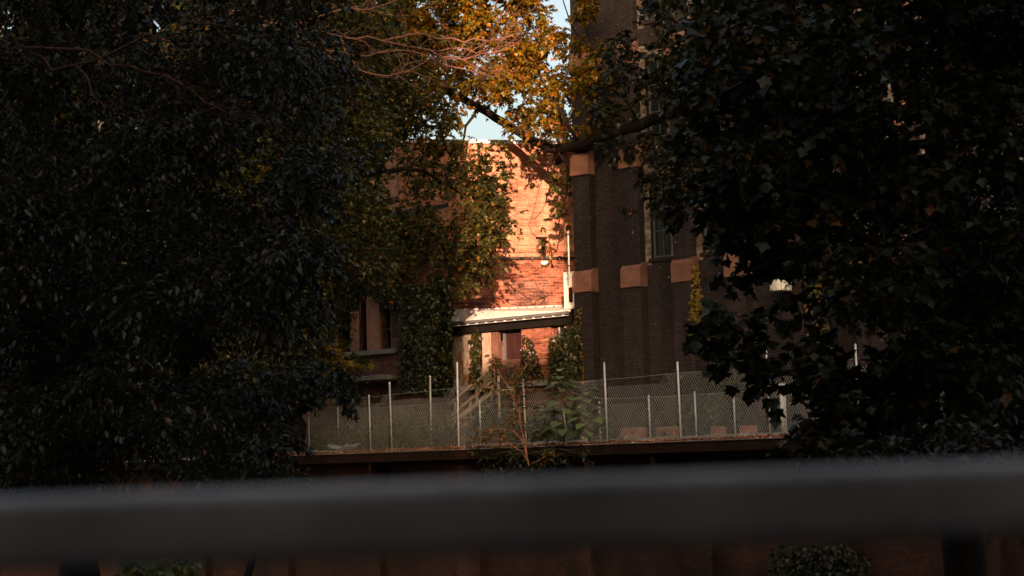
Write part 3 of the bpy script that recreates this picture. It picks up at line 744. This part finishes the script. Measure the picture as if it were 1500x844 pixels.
# utility box behind the fence
ux, uz = QF.hit(587, 640, 6.5)
ub = empty('utility_box', QF.w(ux, 6.5, yard_z(6.5)), QF.a, 'pale grey utility box with two conduits before the ruin', 'utility box')
bevelled(MB().box(-.32, .32, -.2, .2, -.02, .85).build('cabinet', 'white_metal', ub), .02)
bevelled(MB().box(-.28, .28, -.225, -.203, .08, .78).build('door', 'zinc_sheet', ub), .01)
for x in (-.12, .2): MB().tube([(x, 0, .85), (x, 0, 1.3), (x + .08, 0, 1.55)], .025, 6).build('conduit', 'white_metal', ub, True)

# stone blocks along the foot of the mill
for (p0, p1, y0, yo, lab) in ((915, 942, 627, 4.2, 'orange sandstone block behind the short fence beside the big leaf weed'), (966, 994, 626, 4.4, 'long flat orange stone block between two fence posts'), (1046, 1058, 625, 4.6, 'small reddish stone block half hidden by yard ivy'), (1088, 1104, 624, 4.6, 'pale reddish stone block near the corrugated sheet'), (700, 722, 640, 2.9, 'orange stone block behind the red stemmed shrub')):
    x0, z1 = QF.hit(p0, y0, yo); x1, _ = QF.hit(p1, y0, yo); zb = yard_z(yo) - .05
    o = bevelled(MB().box(-(x1-x0)/2, (x1-x0)/2, -.25, .25, 0, max(.25, z1 - zb)).build('stone_block', 'sandstone', None, False, QF.w((x0+x1)/2, yo, zb), QF.a + random.uniform(-.06, .06)), .04)
    tag(o, lab, 'stone block', 'stone blocks in the yard')

# ribbed pale vent hood on the mill wall, and a capped standpipe below it
gx, gz = MF.hit(1143, 408, -.35)
gd = empty('vent_hood', MF.w(gx, -.35, gz), MF.a, 'ribbed pale metal vent hood on the mill wall among the maple leaves', 'vent')
prof = []
for i in range(13):
    t = i / 12; z = -.42 + t * .78; prof.append((.35 * math.sqrt(max(.02, 1 - (t * .97) ** 3.2)) * (.95 + .05 * (i % 2)), z))
MB().lathe((0, 0, 0), prof + [(.02, .37)], 20).build('hood', 'galvanised', gd, True)
for k_ in range(12):
    a = 2 * math.pi * k_ / 12
    MB().tube([(math.cos(a) * r * 1.02, math.sin(a) * r * 1.02, z) for r, z in prof[::2]], .02, 4).build('rib', 'white_metal', gd, True)
MB().tube([(0, 0, -.1), (0, .5, -.1), (0, .8, -.1)], .15, 12).build('wall_pipe', 'galvanised', gd, True)
gx, gz = MF.hit(1146, 568, -.6)
gp = empty('standpipe', MF.w(gx, -.6, GB), MF.a, 'pale capped standpipe behind the fence under the maple leaves', 'pipe')
MB().tube([(0, 0, -.1), (0, 0, gz - GB)], .10, 12).build('pipe', 'galvanised', gp, True)
MB().lathe((0, 0, gz - GB), [(.11, -.15), (.16, -.1), (.17, .03), (.11, .13), (.01, .16)], 14).build('cap', 'galvanised', gp, True)

# ================================================================== HANDRAIL by the camera
RY = 1.62; zr = at(750, 755, RY).z
hr = empty('steel_handrail', (0, RY, .12), 0, 'dark painted steel handrail along the edge of the road', 'handrail')
w2, h2, rr = .03, .034, .014
prof = []
for (cx, cz, a0) in ((w2 - rr, h2 - rr, 0), (-w2 + rr, h2 - rr, 90), (-w2 + rr, -h2 + rr, 180), (w2 - rr, -h2 + rr, 270)):
    for i in range(7):
        a = R(a0 + i * 15); prof.append((cx + rr * math.cos(a), cz + rr * math.sin(a)))
MB().prism([(p_, q_ + zr - .12) for p_, q_ in prof][::-1], 'x', -6, 6).build('rail', 'rail_metal', hr, True)
hr.children[0].rotation_euler.y = R(-.6); hr.children[0].modifiers.new('split', 'EDGE_SPLIT')
for x in (-4.2, -1.4, 1.4, 4.2): bevelled(MB().box(x - .025, x + .025, -.02, .02, -.05, zr - .12 - h2 + .004 + x * math.tan(R(.6))).build('post', 'rail_metal', hr), .005)

# ================================================================== SUN BLOCKERS (unseen, added behind the camera to shade all but one sun slot)
def sun_blocker(x0, x1, y0, y1, h, label):
    r = empty('light_blocker', ((x0 + x1) / 2, y1, 0), 0, label, 'building', 'unseen sun blockers behind the camera')
    a, b = x0 - (x0 + x1) / 2, x1 - (x0 + x1) / 2; d = y0 - y1
    hs = []
    nx = max(1, int((b - a) / 5)); nz = int(h / 4.5)
    m = MB(); m.box(a, b, d, 0, -.1, h); m.build('wall', 'blocker_brick', r)
    for i in range(nx):
        for j in range(nz):
            cx = a + (i + .5) * (b - a) / nx; cz = 2.4 + j * 4.3
            if cz + 1.4 > h: continue
            f = MB().box(cx - .8, cx + .8, .003, .08, cz - 1.2, cz + 1.2).build('window', 'dark_frame', r)
            MB().box(cx - .7, cx + .7, .083, .1, cz - 1.1, cz + 1.1).build('pane', 'window_glass', f)
    MB().box(a - .0, b + .0, -.2, .3, h + .003, h + .5).build('cornice', 'concrete', r)
SB_Y = -14.0
ta = math.tan(R(SUN_AZ)); te = math.tan(R(SUN_EL)) / math.cos(R(SUN_AZ))
cL = at(684, 400, 66.3); cR = at(843, 400, 61.5)
gapL = cL.x + (cL.y - SB_Y) * ta; gapR = cR.x - .30 + (cR.y - SB_Y) * ta  # edges of the sun slot left between the added blocks
zlow = at(790, 516, 62.5).z + (62.5 - SB_Y) * te
sun_blocker(gapL - 40, gapL, SB_Y - 14, SB_Y, 30, 'unseen tall brick sun blocker behind the camera, the narrower of the two')
sun_blocker(gapR, gapR + 45, SB_Y - 14, SB_Y, 30, 'unseen tall brick sun blocker behind the camera, the wider of the two')
sun_blocker(gapL + .05, gapR - .05, SB_Y - 12, SB_Y - 1, zlow - .5, 'unseen low brick sun blocker closing the foot of the sun slot')

# ================================================================== TREES
def seg(*p): return [at(*a) for a in p]
# --- large dark tree, left, nearest
TA = tree_root('broadleaf_tree', at(120, 900, 35), 'huge dark broadleaf tree with small leaves filling the bank beside the handrail')
TA.location.z = -3.7
limb_part(TA, 'trunk', 'bark', [Vector(TA.location), at(110, 640, 35), at(90, 350, 35), at(60, 60, 35), at(40, -250, 35)], .42, .18, 10)
for p in (seg((95, 500, 35), (220, 420, 33), (360, 380, 32)), seg((90, 330, 35), (200, 200, 33), (340, 130, 32), (470, 90, 32)), seg((70, 150, 35), (-40, 60, 33), (-160, 0, 32)), seg((100, 560, 35), (0, 500, 33), (-120, 470, 32)), seg((60, 40, 35), (180, -60, 33), (330, -110, 32))):
    limb_part(TA, 'limb', 'bark', p, .14, .03)
pA = [(-220, -160), (420, -160), (470, 60), (500, 200), (470, 330), (450, 450), (430, 560), (445, 640), (390, 680), (330, 715), (180, 730), (-220, 760)]
cl = fill_clumps(pA, (25, 35), (50, 85), 205, 720) + fill_clumps([(-100, 300), (110, 300), (140, 700), (-100, 720)], (27, 34), (50, 80), 26, 700)
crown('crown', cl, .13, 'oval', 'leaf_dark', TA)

# --- left centre tree whose right side catches the light
TB = tree_root('broadleaf_tree', at(430, 640, 55), 'tall green tree before the ruin, its outer leaves turning yellow by the sunlit wall')
TB.location.z = GB - .3
limb_part(TB, 'trunk', 'bark', [Vector(TB.location), at(425, 560, 55), at(430, 300, 55), at(470, 60, 56), at(500, -200, 56)], .36, .14, 9)
for p in (seg((430, 320, 55), (520, 260, 56), (620, 250, 60), (700, 290, 62)), seg((428, 420, 55), (540, 400, 56), (620, 380, 60), (690, 380, 62)), seg((470, 60, 56), (560, 40, 56), (640, 110, 58)), seg((425, 540, 55), (450, 545, 54), (480, 540, 53))):
    limb_part(TB, 'limb', 'bark', p, .12, .025)
pB = [(330, -120), (540, -120), (570, 0), (600, 60), (630, 150), (680, 215), (715, 270), (728, 320), (712, 370), (668, 420), (600, 415), (570, 400), (530, 425), (480, 450), (490, 500), (470, 570), (430, 615), (330, 620)]
cl = fill_clumps(pB, (52, 60), (34, 58), 175, 560)
cl = [(tuple(Vector((0,0,EYE)) + (Vector(c) - Vector((0,0,EYE))) * (random.uniform(59.5, 63) / c[1])), r, n) if c[0] > -4.2 else (c, r, n) for c, r, n in cl]
cl = [(c, r, n) if c[0] < -3.6 else (c, r, int(n * .6)) for c, r, n in cl]
crown('crown', cl, .165, 'lobed', 'leaf_green', TB)
pB2 = [(640, 210), (690, 225), (735, 290), (738, 350), (712, 390), (675, 440), (655, 425), (668, 380), (690, 330), (660, 270)]
cl = fill_clumps(pB2, (60.5, 64.3), (14, 26), 50, 110)
crown('outer_leaves', cl, .165, 'lobed', 'leaf_green', TB)
cl = fill_clumps([(470, 500), (490, 500), (512, 530), (540, 522), (540, 545), (500, 552), (470, 540)], (53, 54), (8, 14), 14, 40)
crown('yellow_leaves', cl, .16, 'lobed', 'leaf_vine', TB)
# bare dead branches of that tree
for i, p in enumerate([seg((470, 60, 56), (400, 22, 52), (330, 18, 50), (430, 40, 49.5), (500, 54, 49.5), (560, 60, 50), (620, 72, 50), (680, 71, 50), (740, 88, 50)),
         seg((330, 18, 50), (400, 40, 49), (470, 75, 49), (540, 82, 49.4), (590, 74, 50), (640, 92, 50), (690, 104, 50), (722, 98, 50)),
         seg((560, 60, 50), (620, 50, 50.3), (680, 62, 50.5), (730, 58, 50.5), (762, 50, 50.5)),
         seg((430, 40, 49.5), (480, 20, 50), (560, 8, 50), (620, -20, 50)),
         seg((500, 54, 49.5), (520, 100, 49.6), (570, 112, 49.6), (600, 104, 49.6), (640, 80, 50)),
         seg((620, 72, 50), (650, 84, 50), (690, 84, 50), (730, 76, 50), (752, 66, 50))]):
    limb_part(TB, 'dead_branch', 'dead_wood', p, .06 if i == 0 else .042, .014, 5, 3, .05, (.017, 1.5, 10, 2))
# bare branches before the near crown
for i, p in enumerate([seg((60, 60, 35), (30, 70, 26), (110, 95, 24.5), (135, 140, 24), (185, 165, 24), (235, 165, 24)),
         seg((30, 70, 26), (160, 95, 24), (240, 110, 24), (262, 140, 24), (275, 150, 24)),
         seg((240, 110, 24), (300, 150, 24), (345, 172, 24), (415, 186, 24)),
         seg((110, 95, 24.5), (200, 60, 24), (260, 40, 24), (310, 35, 24), (360, 48, 24), (405, 50, 24))]):
    limb_part(TA, 'dead_branch', 'dark_twig', p, .022, .006, 5, 3, .06, (.006, .9, 9, 2))
# --- sapling leaning over the fence from the stream bed
TS = tree_root('bank_sapling', at(330, 800, 43), 'dark sapling whose low sprays hang before the chain link fence', 'tree')
TS.location.z = -3.8
limb_part(TS, 'trunk', 'bark', [Vector(TS.location), at(340, 700, 43), at(380, 600, 42), at(440, 560, 41)], .12, .04, 7)
limb_part(TS, 'limb', 'bark', seg((380, 600, 42), (420, 610, 41), (445, 625, 41)), .04, .015)
limb_part(TS, 'limb', 'bark', seg((440, 560, 41), (480, 565, 41), (515, 590, 41)), .04, .015)
cl = fill_clumps([(300, 520), (380, 540), (470, 520), (520, 560), (520, 600), (490, 590), (460, 590), (440, 628), (410, 640), (380, 690), (300, 710)], (40, 43), (14, 28), 60, 110)
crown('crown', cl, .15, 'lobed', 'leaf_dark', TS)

# --- yard tree with the drooping bough and golden leaves
TE = tree_root('maple_tree', at(1235, 640, 52), 'yard maple with a thick drooping bough and golden leaves over the sunlit wall')
TE.location.z = GB - .2
limb_part(TE, 'trunk', 'bark', [Vector(TE.location), at(1230, 450, 52), at(1205, 200, 53), at(1150, -20, 54), at(1085, -190, 54)], .42, .25, 10)
limb_part(TE, 'bough', 'bark', seg((1085, -190, 54), (1045, -110, 54.4), (1034, 0, 55), (1033, 70, 55.4), (1012, 145, 56), (985, 165, 56.4), (935, 185, 57.5), (890, 197, 59.3), (850, 212, 61), (815, 218, 63), (785, 208, 64.2), (750, 188, 64.6), (715, 165, 64.8), (690, 152, 64.8), (650, 130, 64.5)), .24, .15, 10, 3, .02)
for p in (seg((690, 152, 64.8), (712, 110, 64.4), (742, 70, 64), (772, 62, 64)), seg((850, 212, 61), (815, 150, 61.6), (790, 105, 62), (770, 60, 62), (760, 0, 62)), seg((935, 185, 57.5), (915, 130, 57), (880, 90, 58), (845, 50, 59), (820, -20, 60)), seg((812, 217, 63.1), (806, 240, 63.4), (800, 258, 63.6)), seg((1034, 0, 55), (980, -30, 56), (900, -60, 57), (800, -80, 58), (700, -70, 60)), seg((822, 217, 62.6), (832, 250, 63), (826, 300, 63.4), (818, 330, 63.6)), seg((1012, 145, 56), (960, 120, 56), (920, 118, 56)), seg((700, 155, 64.8), (680, 200, 64.4), (665, 240, 64))):
    limb_part(TE, 'limb', 'bark', p, .07, .02)
pE = [(600, -70), (836, -70), (834, 60), (836, 190), (800, 205), (742, 178), (690, 150), (650, 180), (610, 150), (600, 60)]
cl = fill_clumps(pE, (61.5, 65.5), (16, 30), 230, 190) + fill_clumps([(842, -60), (868, -60), (872, 60), (892, 110), (884, 200), (856, 215), (842, 150)], (57.5, 60.6), (12, 20), 40, 130)
cl = [c for c in cl if abs(c[0][0] / c[0][1] * FPX + 750 - 830) > 26 or c[0][2] < at(830, 45, c[0][1]).z]
_bl = [(1012,145),(985,165),(935,185),(890,197),(850,212),(815,218),(785,208),(750,188),(715,165),(690,152),(660,136)]
def _near(c, lim):
    d = Vector((Vector(c) - Vector((0, 0, EYE)))); l = CM.to_3x3().inverted() @ d; x = 750 + FPX * l.x / -l.z; y = 422 - FPX * l.y / -l.z
    best = 1e9
    for (a, b), (e, f) in zip(_bl, _bl[1:]):
        t = max(0, min(1, ((x-a)*(e-a) + (y-b)*(f-b)) / ((e-a)**2 + (f-b)**2))); best = min(best, math.hypot(x - a - t*(e-a), y - b - t*(f-b)))
    return best < lim
cl = [(c, r, n // (2 if _near(c, 18) else 1)) for c, r, n in cl if not _near(c, 9)]
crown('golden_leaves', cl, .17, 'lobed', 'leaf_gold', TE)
cl = fill_clumps([(780, 215), (850, 215), (842, 250), (838, 320), (822, 338), (800, 330), (812, 290), (800, 260)], (63, 64.6), (9, 16), 24, 30)
crown('hanging_leaves', cl, .2, 'lobed', 'leaf_green', TE)
cl = fill_clumps([(690, 205), (742, 205), (750, 240), (735, 300), (700, 290), (680, 250)], (62.5, 65), (12, 22), 20, 50)
crown('hanging_leaves', cl, .17, 'lobed', 'leaf_green', TE)
cl = fill_clumps([(870, 140), (900, 60), (960, -20), (1080, -60), (1100, 120), (1020, 230), (1000, 300), (940, 330), (915, 300), (960, 240), (930, 230), (870, 235)], (52, 56), (16, 34), 105, 160)
cl = [(c, r, n // (2 if _near(c, 26) else 1)) for c, r, n in cl if not _near(c, 15)]
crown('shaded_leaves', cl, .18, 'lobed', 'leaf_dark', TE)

# --- near right maple, large leaves
TM = tree_root('maple_tree', at(1400, 900, 31), 'dark maple with large hand shaped leaves beside the handrail')
TM.location.z = -3.5
limb_part(TM, 'trunk', 'bark', [Vector(TM.location), at(1410, 600, 31), at(1400, 300, 31), at(1380, 0, 31), at(1370, -250, 31)], .40, .2, 10)
for p in (seg((1405, 420, 31), (1320, 360, 25), (1210, 350, 24.5), (1090, 400, 24)), seg((1410, 560, 31), (1300, 540, 24), (1190, 545, 23.5), (1100, 560, 23.2)), seg((1400, 250, 31), (1290, 180, 26), (1160, 150, 26), (1040, 170, 26)), seg((1380, 50, 31), (1250, 10, 26), (1100, -30, 26)), seg((1410, 600, 31), (1320, 660, 24), (1240, 640, 23))):
    limb_part(TM, 'limb', 'bark', p, .1, .02)
pM = [(1080, -140), (1640, -140), (1640, 730), (1225, 690), (1200, 640), (1215, 560), (1240, 480), (1210, 380), (1190, 330), (1090, 320), (1030, 280), (1060, 150)]
cl = fill_clumps(pM, (22.5, 30), (50, 90), 120, 280)
crown('crown', cl, .155, 'maple', 'leaf_maple', TM, 9, .18)
cl = fill_clumps([(990, 300), (1080, 310), (1200, 350), (1185, 400), (1120, 395), (1060, 410), (1040, 340)], (23, 25), (22, 36), 16, 60)
crown('crown', cl, .155, 'maple', 'leaf_maple', TM, 9, .18)
cl = fill_clumps([(1040, 460), (1120, 430), (1180, 440), (1230, 470), (1190, 520), (1210, 560), (1120, 550), (1060, 520), (1010, 500)], (22.5, 24.5), (18, 32), 18, 55)
crown('crown', cl, .155, 'maple', 'leaf_maple', TM, 9, .18)
cl = fill_clumps([(1090, -60), (1560, -60), (1560, 420), (1300, 420), (1190, 200)], (24, 30), (45, 80), 44, 260) + fill_clumps([(1190, 540), (1300, 520), (1320, 690), (1215, 690), (1195, 640)], (23, 26), (25, 45), 22, 120)
crown('crown', cl, .155, 'maple', 'leaf_maple', TM, 9, .18)
cl = fill_clumps([(1000, 90), (1100, 60), (1220, 100), (1220, 370), (1120, 372), (1060, 340), (1010, 250)], (24, 28), (30, 55), 34, 150)
crown('crown', cl, .155, 'maple', 'leaf_maple', TM, 9, .18)
# single leaves of the lowest boughs
PL, DL, NL = spray_leaves(fill_clumps([(1020, 480), (1090, 520), (1180, 560), (1200, 640), (1180, 680), (1160, 600), (1090, 580), (1020, 510)], (22.4, 23.6), (18, 30), 18, 18), 6)
def leaf_mesh(shape, fold=.18):
    V, F, k = leaf_arrays(np.zeros((1, 3)), np.array([[0, 1.0, 0]]), np.array([[0, 0, 1.0]]), np.ones(1), shape, fold); return np_mesh(shape + '_leaf', V, F, k, 1)
def leaf_obj(me, P, D, NV, s, parent, mat):
    d = Vector(D).normalized(); sd = d.cross(Vector(NV)).normalized(); nn = sd.cross(d)
    o = link('leaf', me, mat, parent)
    M = Matrix((sd, d, nn)).transposed().to_4x4(); M.translation = Vector(P)
    o.matrix_basis = parent.matrix_basis.inverted() @ M @ Matrix.Scale(s, 4); return o
ml = leaf_mesh('maple')
for i in range(min(280, len(PL))): leaf_obj(ml, PL[i], DL[i], NL[i], random.uniform(.13, .2), TM, 'leaf_maple')

# --- trees far behind the ruin, closing the view on the left
for (x0, x1, Z, lab) in ((-260, 120, 78, 'dense dark tree behind the huge small leaved tree'), (40, 360, 74, 'round dark tree behind the ruined wing'), (280, 570, 76, 'leafy tree rising over the roof of the ruined wing')):
    c = (x0 + x1) / 2; T = tree_root('background_tree', at(c, 600, Z), lab, 'tree', 'trees behind the ruin'); T.location.z = GB - .2
    m = MB(); limb(m, [Vector(T.location), at(c, 350, Z), at(c + 10, 60, Z), at(c, -150, Z)], .45, .15, 8); part_world(m, 'trunk', 'bark', T)
    cl = fill_clumps([(x0, -150), (x1, -150), (x1 + 20, 150), (x1, 560), (x0, 700)], (Z - 4, Z + 4), (45, 75), 130, 460)
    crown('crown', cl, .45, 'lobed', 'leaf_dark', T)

# ================================================================== LOWER PLANTS
# ivy sheets growing on surfaces: points on a frame plane inside a pixel outline
def ivy(name, frame, poly, yo, n, size, mat, label, thick=.18, stem=True, parent_cat='ivy'):
    xs = [p[0] for p in poly]; ys = [p[1] for p in poly]; P = []
    while len(P) < n:
        x, y = random.uniform(min(xs), max(xs)), random.uniform(min(ys), max(ys))
        if in_poly(x, y, poly): a, z = frame.hit(x, y, yo); P.append(frame.w(a, yo - abs(random.gauss(0, thick)), z))
    P = np.array(P); nf = np.array(frame.m.to_3x3() @ Vector((0, -1, .35)))
    D = np.array([0, 0, -1.0]) + rnd_dir(n) * .7; NV = nf + rnd_dir(n) * .55
    base = Vector(P[P[:, 2].argmin()])
    r = empty(name, base, 0, label, parent_cat)
    V, F, k = leaf_arrays(P, D, NV, size * RNG.uniform(.6, 1.3, n), 'lobed', .2); V = V - np.array(base)
    tag(link('leaves', np_mesh('leaves', V, F, k, n), mat, r), kind='stuff')
    if stem:
        m = MB(); cx = sum(xs) / len(xs)
        for j in range(5):
            px, py = random.uniform(min(xs), max(xs)), max(ys); pts = []
            while py > min(ys) and len(pts) < 30:
                if in_poly(px, py - 1, poly) or not pts: a, z = frame.hit(px, py, yo); pts.append(frame.w(a, yo - .03, z))
                py -= 9; px += random.gauss(0, 3)
            if len(pts) > 2: m.tube(pts, [.02 * (1 - .6 * i / len(pts)) for i in range(len(pts))], 4)
        if m.v: part_world(m, 'stem', 'bark', r)
    return r
ivy('ivy', WF, [(586, 418), (640, 415), (645, 470), (642, 575), (588, 575), (590, 480)], -.32, 5200, .15, 'leaf_ivy', 'thick dark ivy covering the corner buttress beside the lean-to', .12)
ivy('ivy', WF, [(440, 400), (512, 380), (540, 400), (585, 400), (588, 470), (575, 455), (540, 425), (515, 455), (512, 470), (480, 505), (440, 540)], -.05, 3000, .15, 'leaf_ivy', 'loose ivy hanging over the windows of the ruined wing', .15)
ivy('ivy', WF, [(640, 405), (664, 408), (666, 575), (640, 575)], .35, 1800, .15, 'leaf_ivy', 'ivy curtain between the ruin corner and the lean-to roof', .2)
ivy('ivy', MF, [(692, 478), (705, 478), (704, 560), (690, 565)], .26, 420, .15, 'leaf_ivy', 'ivy strand between the peeling and the cream pier', .08)
ivy('ivy', MF, [(768, 490), (782, 500), (795, 545), (803, 562), (764, 562), (766, 520)], .28, 420, .12, 'leaf_dark', 'dark ivy climbing the lit brick pier of the porch', .08)
ivy('ivy', MF, [(808, 495), (846, 470), (852, 560), (806, 562)], -.1, 950, .15, 'leaf_ivy', 'ivy mass between the porch and the mill corner', .14)
ivy('climbing_vine', MF, [(1018, 385), (1024, 385), (1030, 450), (1050, 498), (1010, 500), (1012, 440)], -.08, 520, .12, 'leaf_vine', 'yellow vine rising in a point to the third stone cap', .08, True, 'vine')
ivy('climbing_vine', MF, [(1176, 360), (1200, 345), (1204, 470), (1240, 480), (1238, 520), (1186, 500)], -.1, 520, .14, 'leaf_vine', 'yellow green vine on the mill wall past the duct hood', .1, True, 'vine')
ivy('dry_creeper', BF, [(784, 352), (812, 345), (808, 380), (798, 392), (790, 372)], -.14, 90, .13, 'leaf_shrub', 'clump of dry creeper on the wall above the round lamp', .05, True, 'creeper')
ivy('climbing_vine', MF, [(846, 455), (850, 450), (856, 560), (846, 565)], -.06, 160, .1, 'leaf_vine', 'thin rusty vine on the mill corner by the porch', .05, True, 'vine')
ivy('ivy', MF, [(1000, 548), (1085, 545), (1090, 640), (1000, 640), (1020, 590)], -.35, 2200, .15, 'leaf_ivy', 'ivy bank on the mill plinth behind the fence posts', .2)
ivy('ivy', QF, [(1130, 812), (1150, 798), (1240, 796), (1275, 815), (1270, 900), (1125, 900)], .55, 1800, .13, 'leaf_ivy', 'ivy clump low on the quay wall under the handrail', .2)

# tall weeds behind the fence (one uncountable mass)
def weeds(px0, px1, yo0, yo1, n, h, mat, label):
    Ps, Ds, Ns, Ss = [], [], [], []
    xa_, xb_ = QF.hit(px0, 655, (yo0+yo1)/2)[0], QF.hit(px1, 655, (yo0+yo1)/2)[0]
    stems = n // 18
    for i in range(stems):
        x = random.uniform(xa_, xb_); y = random.uniform(yo0, yo1); hh = h * random.uniform(.45, 1.15); b = QF.w(x, y, yard_z(y))
        lean = Vector((random.gauss(0, .18), random.gauss(0, .18), 1))
        for j in range(18):
            t = j / 18; p = b + lean * hh * t
            a = random.uniform(0, 6.28); d = Vector((math.cos(a), math.sin(a), random.uniform(.2, 1.0)))
            Ps.append(p); Ds.append(d); Ns.append(Vector((0, 0, 1)) + Vector((random.gauss(0, .5), random.gauss(0, .5), 0))); Ss.append(random.uniform(.09, .22))
    V, F, k = leaf_arrays(np.array(Ps), np.array(Ds), np.array(Ns), np.array(Ss), 'narrow')
    o = link('tall_weeds', np_mesh('tall_weeds', V, F, k, len(Ps)), mat); tag(o, label, 'weeds', kind='stuff')
weeds(350, 545, 1.3, 4.5, 7000, .85, 'leaf_weed', 'yellow green weeds behind the fence below the ruin')
weeds(570, 680, 1.3, 5.5, 5200, 1.05, 'leaf_weed', 'goldenrod weeds around the foot of the timber stair')
weeds(690, 850, 2.4, 6.0, 5200, 1.15, 'leaf_ivy', 'dark tangled weeds under the lean-to porch')
weeds(850, 1010, 4.0, 7.0, 1500, .5, 'leaf_ivy', 'low dark weeds along the foot of the mill')

# big-leaved weeds on the quay
hl = leaf_mesh('heart', .12)
def big_weed(px, base_py, top_py, yo, nl, size, label):
    x, z0 = QF.hit(px, base_py, yo); _, z1 = QF.hit(px, top_py, yo)
    b = QF.w(x, yo, YARD); r = empty('broad_leaf_weed', b, 0, label, 'weed'); H = z1 - YARD
    m = MB(); pts = [Vector((.05 * math.sin(i * 1.3), .04 * math.cos(i), H * i / 8)) for i in range(9)]
    m.tube(pts, [.028 * (1 - .08 * i) for i in range(9)], 6).build('stem', 'green_stem', r, True)
    for i in range(nl):
        t = .12 + .88 * ((i + random.random()) / nl) ; z = H * t; a = i * 2.4 + random.uniform(-.4, .4)
        st_ = .08 + .30 * (1 - t * .7); d = Vector((math.cos(a), math.sin(a), .15)); p = b + Vector((0, 0, z)) + d * st_
        MB_ = None
        leaf_obj(hl, p, d + Vector((0, 0, -.55 + .3 * t)), Vector((0, 0, 1)) + Vector((random.gauss(0, .25), random.gauss(0, .25), 0)), size * random.uniform(.7, 1.15) * (1.15 - .45 * t), r, 'leaf_broad')
big_weed(826, 650, 532, -.02, 46, .40, 'tall weed with big drooping heart leaves before the fence')
big_weed(862, 648, 566, .05, 34, .36, 'shorter big leaved weed beside the tall one on the quay')
big_weed(800, 652, 590, -.02, 26, .32, 'low dark big leaved weed next to the red stemmed shrub')

# red-stemmed shrub growing out of the quay edge
SH = tree_root('red_stem_shrub', QF.w(QF.hit(778, 672, -.03)[0], -.03, YARD - .25), 'red stemmed shrub with turning leaves growing from the quay edge', 'shrub')
def qp(px, py, yo=-.15): x, z = QF.hit(px, py, yo); return QF.w(x, yo, z)
tips = []
for p in ([(778, 690), (768, 650), (758, 600), (749, 578), (740, 560), (728, 540), (722, 528)], [(778, 690), (770, 650), (762, 618), (760, 590), (766, 570), (776, 556)], [(758, 600), (752, 575), (756, 556), (768, 540), (772, 534)], [(780, 690), (765, 662), (740, 645), (710, 640), (690, 648)], [(768, 650), (752, 632), (730, 628), (706, 632)], [(749, 578), (728, 572), (704, 562), (690, 550)], [(778, 680), (800, 668), (812, 660)], [(762, 618), (752, 612), (748, 600)], [(728, 540), (724, 532), (724, 524)]):
    tips.append(limb_part(SH, 'stem', 'red_stem', [qp(a, b, -.15 - .1 * math.sin(a)) for a, b in p], .026, .009, 5, 2, .04, (.006, .35, 4, 1)))
cl = []
for qq in tips:
    for v in qq[len(qq)//3:]: cl.append((tuple(v), (.28, .28, .22), 28))
crown('leaves', cl, .115, 'oval', 'leaf_shrub', SH, 5)
cl = [(tuple(qp(a, b, -.2)), (.2, .2, .16), 12) for a, b in ((722, 524), (726, 536), (735, 565), (770, 540), (790, 548), (692, 548), (700, 560), (722, 560))]
crown('yellow_leaves', cl, .13, 'oval', 'leaf_vine', SH, 5)
cl = [(tuple(qp(random.uniform(690, 860), random.uniform(655, 712), -.25)), (.32, .25, .22), 26) for _ in range(34)]
HB = tree_root('hanging_shrub', qp(770, 668, 0), 'grey green shrub hanging over the dark edge of the quay', 'shrub')
crown('leaves', cl, .13, 'oval', 'leaf_ivy', HB, 6)
for c_, _, _ in cl[:16]: limb_part(HB, 'stem', 'green_stem', [qp(775, 664, .0), (qp(775, 664, 0) + Vector(c_)) / 2 + Vector((0, 0, .1)), Vector(c_)], .012, .005, 4)

# undergrowth on the near bank, right and left
def bush(px, py, Z, rpx, n, size, mat, label, shape='oval'):
    b = at(px, py + rpx, Z); r = tree_root('bush', b, label, 'bush')
    cl = [(tuple(at(px + random.uniform(-.8, .8) * rpx, py + random.uniform(-.6, .6) * rpx, Z + random.uniform(-1, 1))), (rpx * .5 / FPX * Z,) * 3, n // 8) for _ in range(8)]
    crown('leaves', cl, size, shape, mat, r, 8)
    for c_, _, _ in cl: limb_part(r, 'stem', 'bark', [b, (b + Vector(c_)) / 2, Vector(c_)], .02, .006, 4)
bush(1260, 690, 22, 60, 1500, .11, 'leaf_dark', 'dark bush under the maple beside the quay end')
bush(1390, 690, 20, 70, 1700, .11, 'leaf_dark', 'broad dark bush below the maple trunk')
bush(1480, 680, 19, 70, 1500, .11, 'leaf_dark', 'dark bush beyond the maple trunk on the bank')
bush(230, 850, 13, 60, 1500, .09, 'leaf_weed', 'green and orange bush low under the handrail')
bush(400, 700, 34, 50, 1400, .11, 'leaf_dark', 'dark bush hanging at the start of the quay')
